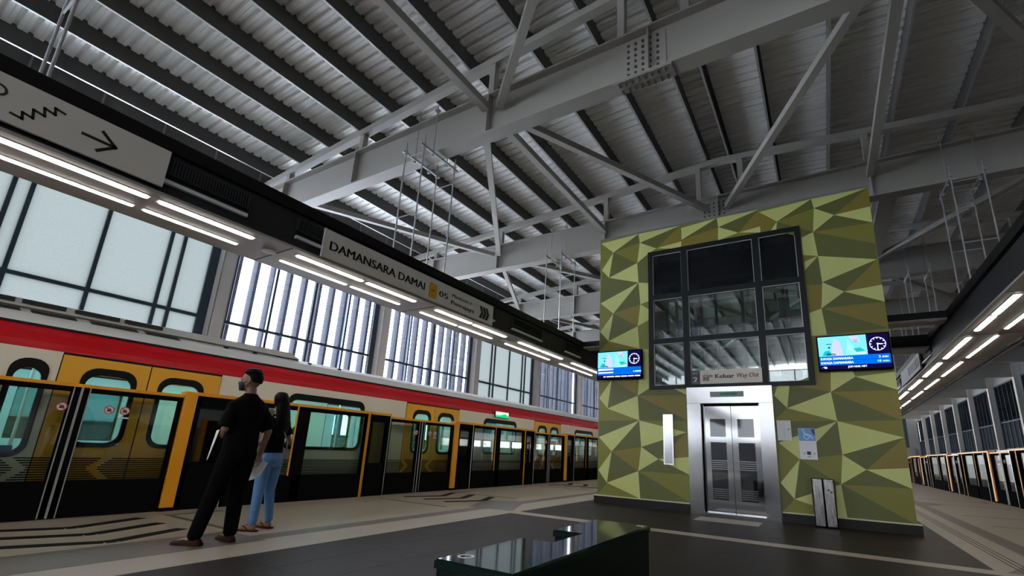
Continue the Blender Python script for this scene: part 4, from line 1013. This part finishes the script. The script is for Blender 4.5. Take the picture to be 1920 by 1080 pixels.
# ================================================================== PLATFORM GATES
def gates(side):
    s = 1 if side == 'left' else -1
    base = -8.30 if s == 1 else 4.90
    X = lambda d: base - s * d          # d = depth away from the platform
    Ps = [-2.83, 3.30, 9.43, 15.56, 21.69, 27.82] if s == 1 else [9.4, 15.8, 22.2, 28.9, 36.4, 43.0, 49.6, 56.2, 62.8]
    for n_, P in enumerate(Ps):
        o_ = ORD[n_]; SD = 'train side' if s == 1 else 'right-hand edge'; where = 'on the %s, %s from the near end' % (SD, o_)
        t = thing('gate_post', 'thick yellow gate post %s' % where, 'post', (X(0.06), P + 0.08, 0), 0, 'yellow gate posts')
        b = MB(); b.bbox(X(-0.03), X(0.15), P, P + 0.165, 0, 1.72, 0.012); part('shaft', b, 'gyellow', t)
        b = MB(); b.box(X(-0.035), X(0.155), P - 0.005, P + 0.17, 0, 0.05); part('foot', b, 'gblack', t)
        nxt = Ps[n_ + 1] if n_ + 1 < len(Ps) else P + 6.13
        L = nxt - P
        # dark fixed panels either side of the long glass panel
        for q, (a, c) in enumerate(((P + 0.17, P + 0.78), (nxt - 2.68, nxt - 2.13))):
            t = thing('dark_gate_panel', ('smoky black gate panel just past the %s yellow post, %s' if q == 0 else 'smoky black gate panel before the doorway of the %s yellow post, %s') % (ORD[n_ + q], SD), 'panel', (X(0.06), (a + c) / 2, 0), 0, 'dark gate panels')
            b = MB(); b.box(X(0), X(0.12), a, a + 0.07, 0, 1.67); b.box(X(0), X(0.12), c - 0.07, c, 0, 1.67); b.box(X(0), X(0.12), a, c, 0, 0.66); b.box(X(0), X(0.12), a, c, 1.52, 1.67); part('frame', b, 'gblack', t)
            b = MB(); b.box(X(0.05), X(0.06), a + 0.06, c - 0.06, 0.65, 1.53); part('smoky_glass', b, 'gdark', t)
            b = MB(); b.box(X(-0.01), X(0.13), a, c, 1.67, 1.72); part('top_rail', b, 'gyellow', t)
            b = MB(); b.box(X(-0.004), X(0.0), (c if q == 0 else c) - 0.018, c, 0, 1.67); part('bright_edge', b, 'alu', t)
        a, c = P + 0.79, nxt - 2.69
        t = thing('glass_gate_panel', 'long fixed glass gate panel %s' % where, 'panel', (X(0.06), (a + c) / 2, 0), 0, 'long glass gate panels')
        m = a + (c - a) * 0.42
        b = MB(); b.box(X(0), X(0.12), a, a + 0.05, 0, 1.67); b.box(X(0), X(0.12), c - 0.06, c, 0, 1.67); b.box(X(0), X(0.12), m, m + 0.17, 0, 1.67); b.box(X(0), X(0.12), a, c, 0, 0.45); b.box(X(0), X(0.12), a, c, 1.60, 1.67); part('frame', b, 'gblack', t)
        b = MB(); b.box(X(0.05), X(0.058), a + 0.04, m + 0.02, 0.44, 1.61); b.box(X(0.05), X(0.058), m + 0.15, c - 0.05, 0.44, 1.61); part('pane', b, 'gglass', t)
        b = MB(); b.box(X(-0.01), X(0.13), a, c, 1.67, 1.72); b.box(X(-0.004), X(0), m - 0.10, m - 0.07, 0.45, 1.67); b.box(X(-0.006), X(0), c - 0.055, c - 0.035, 0, 1.67); b.box(X(-0.006), X(0), c - 0.02, c, 0, 1.67); part('yellow_trim', b, 'gyellow', t)
        b = MB()
        for k in range(10): b.box(X(0.048), X(0.049), a + 0.05, c - 0.06, 0.46 + k * 0.028, 0.475 + k * 0.028)
        part('stripes', b, 'gblack', t)
        # pair of sliding leaves before the next post
        mt = nxt - 1.15
        for lf, (a, c) in enumerate(((nxt - 2.12, mt), (mt, nxt - 0.01))):
            t = thing('gate_door', '%s sliding glass door before the %s yellow post %s' % ('nearer' if lf == 0 else 'farther', ORD[n_ + 1], 'beside the train' if s == 1 else 'on the right-hand edge'), 'gate door', (X(0.06), (a + c) / 2, 0), 0, 'sliding gate doors')
            e0, e1 = (0.03, 0.085) if lf == 0 else (0.085, 0.03)
            b = MB(); b.box(X(0.01), X(0.11), a, a + e0, 0.01, 1.62); b.box(X(0.01), X(0.11), c - e1, c, 0.01, 1.62); b.box(X(0.01), X(0.11), a, c, 0.01, 0.45); b.box(X(0.01), X(0.11), a, c, 1.56, 1.62); part('frame', b, 'gblack', t)
            b = MB(); b.box(X(0.055), X(0.063), a + e0 - 0.01, c - e1 + 0.01, 0.44, 1.57); part('pane', b, 'gglass', t)
            b = MB(); b.box(X(0.0), X(0.12), a, c, 1.62, 1.662); part('top_rail', b, 'gyellow', t)
            b = MB(); ed = c - 0.012 if lf == 0 else a; b.box(X(0.004), X(0.01), ed, ed + 0.012, 0.01, 1.62); b.box(X(0.004), X(0.01), (c - e1 if lf == 0 else a + e0 - 0.012), (c - e1 + 0.012 if lf == 0 else a + e0), 0.01, 1.62); part('bright_edge', b, 'galv', t)
            b = MB(); yc = (a + c) / 2 + (-0.02 if lf == 0 else -0.1)
            for k in range(10):
                z = 0.465 + k * 0.028; off = 0.17 * (1 - abs(z + 0.007 - 0.60) / 0.15); off = max(0, off); off = off if lf == 0 else -off
                g0, g1 = yc + off - 0.055, yc + off + 0.055
                b.box(X(0.050), X(0.052), a + e0, g0, z, z + 0.014); b.box(X(0.050), X(0.052), g1, c - e1, z, z + 0.014)
            part('stripes', b, 'gblack', t)
            for y in ([c - 0.14] if lf == 0 else [a + 0.33, a + 0.50]):
                b = MB(); b.prism(circ(y, 1.36, 0.055), 'x', X(0.046), X(0.053)); st = part('round_sticker', b, 'stickw', t, 'round white warning sticker with a red ring')
                b = MB(); b.ring(circ(y, 1.36, 0.056), circ(y, 1.36, 0.046), 'x', X(0.042), X(0.046)); b.beam((X(0.044), y - 0.035, 1.395), (X(0.044), y + 0.035, 1.325), 0.003, 0.009, up=(0, 1, 1)); part('red_ring', b, 'stickr', st)
                b = MB(); b.prism([(y - 0.025, 1.34), (y - 0.015, 1.375), (y + 0.01, 1.38), (y + 0.028, 1.35), (y + 0.01, 1.335)], 'x', X(0.044), X(0.046)); part('symbol', b, 'ink', st)
            if lf == 1: b = MB(); b.box(X(0.046), X(0.053), a + 0.45, a + 0.56, 1.255, 1.275); part('white_tag', b, 'stickw', t)
gates('left'); gates('right')
SKY, EXPO = 7.0, 1.5

# ================================================================== PEOPLE
def loft(b, rings, n=20, mi=0):
    """rings: (cx, cy, cz, rx, ry front, ry back)"""
    vs = []
    for r in rings:
        cx, cy, cz, rx, rf = r[:5]; rb = r[5] if len(r) > 5 else rf
        for k in range(n):
            a = 2 * PI * k / n; c, s_ = math.cos(a), math.sin(a)
            vs.append((cx + rx * c, cy + (rf if s_ > 0 else rb) * s_, cz))
    fs = [tuple(range(n))[::-1], tuple(range(len(vs) - n, len(vs)))]
    for i in range(len(rings) - 1):
        for k in range(n): fs.append((i * n + k, i * n + (k + 1) % n, (i + 1) * n + (k + 1) % n, (i + 1) * n + k))
    return b.add(vs, fs, mi)
def ball(b, c, r, n=12):
    rs = []
    for i in range(1, 8):
        a = PI * i / 8; rs.append((c[0], c[1], c[2] - math.cos(a) * (r[2] if not isinstance(r, float) else r), math.sin(a) * (r[0] if not isinstance(r, float) else r), math.sin(a) * (r[1] if not isinstance(r, float) else r)))
    return loft(b, rs, n)
def limb(b, pts, rs, n=14):
    b.tube(pts, rs, n)
    for p, r in zip(pts, rs): ball(b, p, float(r), 12)
def fuse(name, b, m, parent, voxel=0.008, it=8):
    """weld overlapping closed volumes into one continuous smooth skin"""
    me = bpy.data.meshes.new('f'); me.from_pydata(b.v, [], b.f)
    bm = bmesh.new(); bm.from_mesh(me); bmesh.ops.recalc_face_normals(bm, faces=bm.faces); bm.to_mesh(me); bm.free()
    ob = bpy.data.objects.new('f', me); COL.objects.link(ob)
    rm = ob.modifiers.new('r', 'REMESH'); rm.mode = 'VOXEL'; rm.voxel_size = voxel
    sm = ob.modifiers.new('s', 'SMOOTH'); sm.factor = 0.5; sm.iterations = it
    dg = bpy.context.evaluated_depsgraph_get(); m2 = bpy.data.meshes.new_from_object(ob.evaluated_get(dg))
    COL.objects.unlink(ob); bpy.data.objects.remove(ob)
    m2.materials.clear(); m2.materials.append(M[m]); m2.polygons.foreach_set('use_smooth', [True] * len(m2.polygons)); m2.name = name
    o = bpy.data.objects.new(name, m2); COL.objects.link(o); o.parent = parent
    return o
HEAD = [(0, .028, .060, .010), (.06, .042, .085, -.005), (.16, .056, .096, -.045), (.28, .064, .098, -.075), (.40, .070, .098, -.092), (.52, .075, .096, -.102),
        (.64, .077, .094, -.106), (.76, .076, .086, -.102), (.87, .066, .068, -.085), (.95, .044, .040, -.055), (1.0, .015, .010, -.020)]
def headrings(z0, h, sc=1.0, grow=0.0, lo=0.0, hi=1.0, front=None):
    out = []
    for t_, w, f, bk in HEAD:
        if t_ < lo or t_ > hi: continue
        f2 = f * sc + grow; b2 = bk * sc - grow
        if front is not None and t_ < 0.84: f2 = min(f2, front(t_))
        cy = (f2 + b2) / 2; out.append((0, cy, z0 + t_ * h + (grow if t_ > .9 else 0), w * sc + grow, (f2 - b2) / 2))
    return out
def hand(b, wrist, d, side, up, curl=0.5, s=1.0):
    """palm and five separate fingers; d: pointing direction, up: back of the hand, side: +1 thumb towards d x up"""
    d = Vector(d).normalized(); u = Vector(up); u = (u - d * u.dot(d)).normalized(); w = d.cross(u) * side
    W = Vector(wrist)
    pc = W + d * 0.05 * s
    for k in range(4):
        off = (k - 1.5) * 0.019 * s
        b.tube([W + w * off * 0.6, W + d * 0.085 * s + w * off], [0.014 * s, 0.0125 * s], 8)
        L = (0.068, 0.078, 0.073, 0.058)[3 - k if side > 0 else 3 - k] * s
        p0 = W + d * 0.085 * s + w * off; a = 0.25 + curl * 0.6
        p1 = p0 + (d * math.cos(a * .5) - u * math.sin(a * .5)) * L * .45; p2 = p1 + (d * math.cos(a) - u * math.sin(a)) * L * .32; p3 = p2 + (d * math.cos(a * 1.6) - u * math.sin(a * 1.6)) * L * .25
        b.tube([p0, p1, p2, p3], [0.0098 * s, 0.0092 * s, 0.0085 * s, 0.007 * s], 8); ball(b, p3, 0.0072 * s, 8); ball(b, p1, 0.0094 * s, 8)
    t0 = W + d * 0.025 * s + w * 0.022 * s; t1 = t0 + (d * .6 + w * .7 - u * .2).normalized() * 0.04 * s; t2 = t1 + (d * .9 + w * .15 - u * .4).normalized() * 0.032 * s
    b.tube([t0, t1, t2], [0.014 * s, 0.0115 * s, 0.009 * s], 8); ball(b, t2, 0.009 * s, 8)
    ball(b, W, 0.026 * s, 10)

def person(name, label, loc, rz, s, P, female=False, seated=False, headturn=0.0):
    t = thing(name, label, 'person', loc, rz)
    sc = lambda p: (p[0] * s, p[1] * s, p[2] * s)
    b = MB()
    # trunk under the clothes
    if not seated:
        loft(b, [(0, 0, .80 * s, .12 * s, .085 * s), (0, 0, .95 * s, .145 * s, .10 * s), (0, 0, 1.10 * s, .125 * s, .09 * s), (0, 0, 1.28 * s, .145 * s, .10 * s), (0, -.005 * s, 1.40 * s, .15 * s, .09 * s), (0, -.01 * s, 1.47 * s, .10 * s, .06 * s), (0, -.008 * s, 1.52 * s, .056 * s, .055 * s), (0, .01 * s, 1.60 * s, .054 * s, .056 * s)])
    else:
        loft(b, [(0, 0, P['z'] - .02, .15 * s, .11 * s), (0, 0, P['z'] + .15, .13 * s, .10 * s), (0, .01, P['z'] + .36, .155 * s, .10 * s), (0, .01, P['z'] + .50, .14 * s, .085 * s), (0, .01, P['z'] + .56, .07 * s, .06 * s), (0, .02, P['z'] + .68, .054 * s, .056 * s)])
    hz = (1.555 * s if not seated else P['z'] + .63); hh = 0.235 * s
    hb = MB(); loft(hb, headrings(0, hh, s), 22)
    hb.tube([(0, .092 * s, .52 * hh), (0, .108 * s, .40 * hh), (0, .116 * s, .345 * hh), (0, .096 * s, .31 * hh)], [.007 * s, .011 * s, .014 * s, .010 * s], 8)
    hb.tube([(-.022 * s, .094 * s, .20 * hh), (.022 * s, .094 * s, .20 * hh)], .007 * s, 6)
    for e in (-1, 1):
        ball(hb, (e * .076 * s, -.005 * s, .46 * hh), (.009 * s, .018 * s, .030 * s), 10)
        hb.tube([(e * .012 * s, .094 * s, .585 * hh), (e * .052 * s, .082 * s, .58 * hh)], .008 * s, 6)
    R = Matrix.Rotation(headturn, 3, 'Z'); pv = Vector((0, -.01 * s, 0))
    hx = lambda v: tuple(R @ (Vector(v) - pv) + pv + Vector((0, .018 * s, hz)))
    b.add([hx(v) for v in hb.v], hb.f)
    for key, e in (('L', -1), ('R', 1)):
        sh, el, wr, hd, hu = P['arm' + key]
        limb(b, [sc(sh), sc(el), sc(wr)], [.047 * s, .038 * s, .027 * s])
        hand(b, sc(wr), hd, e, hu, P.get('curl', .6), s)
        hp, kn, an = P['leg' + key]
        limb(b, [sc(hp), sc(kn), sc(an)], [.08 * s, .052 * s, .037 * s])
        a = Vector(sc(an)); toe = Vector(P['toe' + key]).normalized()
        b.tube([a - toe * .045 * s + Vector((0, 0, -.045 * s)), a + toe * .06 * s + Vector((0, 0, -.045 * s)), a + toe * .15 * s + Vector((0, 0, -.058 * s)), a + toe * .195 * s + Vector((0, 0, -.062 * s))], [.032 * s, .036 * s, .030 * s, .018 * s], 10)
    body = fuse('body', b, 'skin', t, 0.007, 5)
    for e in (-1, 1):
        m = MB(); ball(m, hx((e * .032 * s, .088 * s, .52 * hh)), .0095 * s, 10); part('eye', m, 'eye', t, world=False, smooth=True)
    return t, hz, hh, hx, sc

# --- man in black
am = {'armL': ((-.170, -.01, 1.375), (-.222, -.03, 1.13), (-.085, .17, 1.12), (.1, 1, -.3), (-1, .1, .2)),
      'armR': ((.170, -.01, 1.375), (.255, -.055, 1.13), (.262, .02, .885), (0, .12, -1), (1, .1, 0)),
      'legL': ((-.085, 0, .88), (-.17, .02, .48), (-.255, .03, .085)), 'legR': ((.085, 0, .88), (.075, .02, .48), (.055, -.03, .085)),
      'toeL': (-.3, 1, 0), 'toeR': (.15, 1, 0), 'curl': 1.0}
s = 1.02
t, hz, hh, hx, sc = person('person', 'person in black shirt, trousers and mask holding papers, head turned left', (-5.58, 2.845, 0), math.radians(97), s, am, headturn=math.radians(38))
m = MB(); loft(m, [(0, 0, .86 * s, .178 * s, .128 * s), (0, 0, .98 * s, .182 * s, .13 * s), (0, 0, 1.12 * s, .172 * s, .122 * s), (0, -.005, 1.28 * s, .192 * s, .132 * s), (0, -.01, 1.38 * s, .205 * s, .118 * s), (0, -.012, 1.435 * s, .185 * s, .095 * s), (0, -.012, 1.475 * s, .125 * s, .08 * s), (0, -.01, 1.51 * s, .078 * s, .068 * s), (0, -.008, 1.53 * s, .068 * s, .064 * s)])
for e in (-1, 1):
    a = am['armL' if e < 0 else 'armR']; p0, p1 = Vector(sc(a[0])), Vector(sc(a[1])); m.tube([p0 - Vector((e * .03, 0, -.005)), p0.lerp(p1, .35), p0.lerp(p1, .92)], [.058 * s, .072 * s, .078 * s], 14); ball(m, p0, .062 * s)
fuse('black_shirt', m, 'blackcloth', t, .009, 5)
m = MB(); loft(m, [(0, 0, .80 * s, .15 * s, .115 * s), (0, 0, .93 * s, .165 * s, .12 * s), (0, 0, 1.0 * s, .155 * s, .115 * s)])
for k in ('legL', 'legR'): a, c, d = (Vector(sc(p)) for p in am[k]); limb(m, [a, c, d + Vector((0, 0, .02))], [.105 * s, .076 * s, .066 * s])
fuse('trousers', m, 'blackjean', t, .009, 5)
m = MB(); hb = MB(); loft(hb, headrings(0, hh, s, .010 * s, .30, 1.0, lambda q: (-.035 if q < .5 else .035 if q < .7 else .075) * s), 24); m.add([hx(v) for v in hb.v], hb.f)
hb = MB(); loft(hb, headrings(0, hh, s, .024 * s, .80, 1.0), 24); m.add([hx(v) for v in hb.v], hb.f); fuse('hair', m, 'hair', t, .007, 3)
m = MB(); hb = MB(); loft(hb, [(0, .058 * s, .02 * hh, .045 * s, .050 * s), (0, .066 * s, .12 * hh, .058 * s, .046 * s), (0, .066 * s, .24 * hh, .066 * s, .050 * s), (0, .068 * s, .36 * hh, .064 * s, .060 * s), (0, .078 * s, .43 * hh, .045 * s, .046 * s)], 18); m.add([hx(v) for v in hb.v], hb.f)
for e in (-1, 1): m.tube([hx((e * .062 * s, .06 * s, .38 * hh)), hx((e * .081 * s, -.012 * s, .50 * hh))], .003, 6); m.tube([hx((e * .058 * s, .06 * s, .14 * hh)), hx((e * .08 * s, -.012 * s, .38 * hh))], .003, 6)
part('face_mask', m, 'maskm', t, world=False, smooth=True)
def shoe(t, an, toe, s, m_, nm, open_=False):
    a = Vector((an[0] * s, an[1] * s, 0)); d = Vector(toe).normalized(); w = Vector((d.y, -d.x, 0)); m = MB(); rings = []
    prof = [(-.085, .030, .035), (-.06, .040, .06), (.0, .042, .07), (.07, .047, .058), (.14, .050, .045), (.20, .043, .036), (.235, .024, .024)]
    vs = []
    for y, hw, h in prof:
        c = a + d * y * s; h = .022 if open_ else h
        for dx, z in ((-1, 0), (-1, h * .55), (-.55, h), (.55, h), (1, h * .55), (1, 0)): vs.append(tuple(c + w * dx * hw * s + Vector((0, 0, z * s + .001))))
    fs = [tuple(range(6)), tuple(range(36, 42))[::-1]]
    for i in range(6):
        for k in range(6): fs.append((i * 6 + k, i * 6 + (k + 1) % 6, (i + 1) * 6 + (k + 1) % 6, (i + 1) * 6 + k))
    m.add(vs, fs)
    if open_:
        for e in (-1, 1): m.tube([tuple(a + d * .15 * s + Vector((0, 0, .03))), tuple(a + d * .09 * s + w * e * .03 * s + Vector((0, 0, .065))), tuple(a + d * .02 * s + w * e * .042 * s + Vector((0, 0, .02)))], .006, 6)
    return part(nm, m, m_, t, world=False)
for k in ('L', 'R'): shoe(t, am['leg' + k][2], am['toe' + k], s, 'shoe', 'shoe')
# papers and phone (held things)
tm = bpy.data.objects[t.name]; MW = Matrix.Translation(tm.location) @ Matrix.Rotation(math.radians(97), 4, 'Z')
def held(nm, quads, th, m_, lab, cat):
    b = MB()
    for q in quads:
        q = [Vector(p) for p in q]; n = (q[1] - q[0]).cross(q[2] - q[0]).normalized() * th / 2
        k = len(q); b.add([p + n for p in q] + [p - n for p in q], [tuple(range(k)), tuple(range(2 * k - 1, k - 1, -1))] + [(i, k + i, k + (i + 1) % k, (i + 1) % k) for i in range(k)])
    b.v = [tuple(MW @ Vector(v)) for v in b.v]; c = sum((Vector(v) for v in b.v), Vector()) / len(b.v)
    return single(nm, b, m_, lab, cat, loc=tuple(c))
held('paper', [[(-.130, .205, 1.15), (-.100, .30, 1.14), (-.155, .275, .82), (-.195, .195, .84)]], .004, 'paper', 'folded white papers held in the left hand of the person in black', 'paper')
held('paper', [[(.30, .02, .83), (.255, .12, .815), (.235, .10, .60), (.262, .045, .62)], [(.30, .02, .83), (.33, -.05, .80), (.30, .0, .66), (.262, .045, .62)]], .003, 'paper', 'white crumpled sheet hanging from the right hand of the person in black', 'paper')
held('phone', [[(.222, .07, .86), (.215, .15, .845), (.21, .12, .70), (.217, .045, .715)]], .012, 'gblack', 'black phone gripped in the right hand of the person in black', 'phone')

# --- woman in jeans
aw = {'armL': ((-.150, -.01, 1.37), (-.22, -.03, 1.14), (-.15, .17, 1.04), (.3, 1, 0), (-1, 0, .3)),
      'armR': ((.150, -.01, 1.37), (.225, -.05, 1.13), (.17, .17, 1.05), (-.3, 1, .1), (1, 0, .3)),
      'legL': ((-.085, 0, .88), (-.10, .01, .48), (-.14, -.02, .085)), 'legR': ((.085, 0, .88), (.10, .02, .48), (.14, -.01, .085)),
      'toeL': (-.1, 1, 0), 'toeR': (.15, 1, 0), 'curl': .8}
s = 0.925
t, hz, hh, hx, sc = person('person', 'person with long black hair, black top and light blue jeans', (-6.03, 3.47, 0), math.radians(108), s, aw, headturn=math.radians(-38))
m = MB(); loft(m, [(0, 0, .93 * s, .150 * s, .112 * s), (0, 0, 1.05 * s, .142 * s, .108 * s), (0, 0, 1.16 * s, .142 * s, .108 * s), (0, .005, 1.29 * s, .162 * s, .125 * s), (0, -.005, 1.39 * s, .165 * s, .105 * s), (0, -.01, 1.455 * s, .125 * s, .075 * s), (0, -.01, 1.50 * s, .072 * s, .062 * s)])
for e in (-1, 1):
    a = aw['armL' if e < 0 else 'armR']; p0, p1 = Vector(sc(a[0])), Vector(sc(a[1])); m.tube([p0 - Vector((e * .03, 0, 0)), p0.lerp(p1, .35), p0.lerp(p1, .62)], [.062 * s, .062 * s, .060 * s], 14); ball(m, p0, .064 * s)
fuse('black_top', m, 'blackcloth', t, .008, 5)
m = MB(); loft(m, [(0, 0, .78 * s, .145 * s, .112 * s), (0, -.005, .90 * s, .168 * s, .125 * s), (0, 0, 1.0 * s, .140 * s, .105 * s)])
for k in ('legL', 'legR'): a, c, d = (Vector(sc(p)) for p in aw[k]); limb(m, [a, c, d + Vector((0, 0, .03))], [.098 * s, .066 * s, .052 * s])
fuse('jeans', m, 'denim', t, .008, 4)
m = MB(); hb = MB(); loft(hb, headrings(0, hh, s, .016 * s, .16, 1.0, lambda q: (.0 if q < .5 else .045 if q < .7 else .085) * s), 24); m.add([hx(v) for v in hb.v], hb.f)
loft(m, [(0, -.06 * s, 1.10 * s, .06 * s, .03 * s), (0, -.085 * s, 1.2 * s, .10 * s, .045 * s), (0, -.085 * s, 1.40 * s, .125 * s, .06 * s), (0, -.065 * s, 1.52 * s, .112 * s, .07 * s), (0, -.045 * s, 1.62 * s, .092 * s, .075 * s), (0, -.03 * s, 1.70 * s, .08 * s, .07 * s)], 20)
fuse('long_hair', m, 'hair', t, .008, 4)
m = MB(); m.tube([sc((-.10, .10, 1.30)), sc((-.12, .05, 1.44)), sc((-.11, -.06, 1.45)), sc((-.02, -.125, 1.30)), sc((.10, -.13, 1.12)), sc((.16, -.08, 1.0))], .009, 6); part('bag_strap', m, 'strap', t, world=False)
for k in ('L', 'R'): shoe(t, aw['leg' + k][2], aw['toe' + k], s, 'shoe', 'sandal', True)

# --- passenger sitting in the train
ap = {'z': .46, 'armL': ((-.165, .01, .93), (-.23, .05, .70), (-.10, .26, .62), (.4, 1, 0), (0, 0, 1)), 'armR': ((.165, .01, .93), (.23, .05, .70), (.10, .26, .62), (-.4, 1, 0), (0, 0, 1)),
      'legL': ((-.09, .0, .52), (-.10, .42, .52), (-.10, .42, .085)), 'legR': ((.09, 0, .52), (.10, .42, .52), (.10, .42, .085)), 'toeL': (0, 1, 0), 'toeR': (0, 1, 0)}
t, hz, hh, hx, sc = person('person', 'dark seated passenger seen through the long window of the train', (-8.93, 5.55, 0.0), math.radians(90), 1.0, ap, seated=True, headturn=math.radians(-45))
m = MB(); z = .46; loft(m, [(0, 0, z - .0, .19, .13), (0, 0, z + .15, .165, .125), (0, .01, z + .36, .19, .125), (0, .01, z + .48, .17, .105), (0, .01, z + .55, .09, .07)])
for e in (-1, 1): a = ap['armL' if e < 0 else 'armR']; p0, p1 = Vector(a[0]), Vector(a[1]); m.tube([p0, p1, p1.lerp(Vector(a[2]), .7)], [.065, .055, .045], 12); ball(m, p0, .068)
fuse('dark_jacket', m, 'navyc', t, .01, 4)
m = MB(); loft(m, [(0, .0, z, .18, .13), (0, .02, z + .10, .175, .13)])
for k in ('legL', 'legR'): a, c, d = (Vector(p) for p in ap[k]); limb(m, [a, c, d + Vector((0, 0, .03))], [.09, .07, .055])
fuse('dark_trousers', m, 'blackjean', t, .01, 4)
m = MB(); hb = MB(); loft(hb, headrings(0, hh, 1, .013, .35, 1.0, lambda q: (-.03 if q < .5 else .04 if q < .7 else .08)), 24); m.add([hx(v) for v in hb.v], hb.f); fuse('hair', m, 'hair', t, .008, 3)
for k in ('L', 'R'): shoe(t, ap['leg' + k][2], ap['toe' + k], 1.0, 'shoe', 'shoe')

# ================================================================== LIGHT, SKY, CAMERA
wd = bpy.data.worlds.new('World'); SC.world = wd; wd.use_nodes = True
nt = wd.node_tree; bg = nt.nodes['Background']
tc = nt.nodes.new('ShaderNodeTexCoord'); nz = nt.nodes.new('ShaderNodeTexNoise'); nz.inputs['Scale'].default_value = 1.6; nz.inputs['Detail'].default_value = 5
rp = nt.nodes.new('ShaderNodeValToRGB'); rp.color_ramp.elements[0].position = 0.35; rp.color_ramp.elements[0].color = (0.93, 0.96, 1.0, 1); rp.color_ramp.elements[1].position = 0.65; rp.color_ramp.elements[1].color = (1.0, 1.0, 1.0, 1)
nt.links.new(tc.outputs['Generated'], nz.inputs['Vector']); nt.links.new(nz.outputs['Fac'], rp.inputs['Fac']); nt.links.new(rp.outputs['Color'], bg.inputs['Color'])
bg.inputs['Strength'].default_value = SKY

cam = bpy.data.cameras.new('Camera'); co = bpy.data.objects.new('Camera', cam); COL.objects.link(co)
YAW, PITCH, ROLL = 0.5404227, 0.2521762, 0.0438410
F, CX, CY = 867.52, 1023.36, 620.64
fwd = Vector((-math.sin(YAW) * math.cos(PITCH), math.cos(YAW) * math.cos(PITCH), math.sin(PITCH)))
rt = Vector((math.cos(YAW), math.sin(YAW), 0)); up = rt.cross(fwd)
r2 = rt * math.cos(ROLL) + up * math.sin(ROLL); u2 = up * math.cos(ROLL) - rt * math.sin(ROLL)
R3 = Matrix((r2, u2, -fwd)).transposed()
co.matrix_world = Matrix.Translation((0, 0, 1.08)) @ R3.to_4x4()
cam.sensor_width = 36.0; cam.lens = F / 1920 * 36.0
cam.shift_x = (960 - CX) / 1920; cam.shift_y = (CY - 540) / 1920
cam.clip_start = 0.05; cam.clip_end = 300
SC.camera = co
SC.view_settings.view_transform = 'Standard'; SC.view_settings.look = 'None'; SC.view_settings.gamma = 1; SC.view_settings.use_curve_mapping = False
SC.view_settings.exposure = EXPO
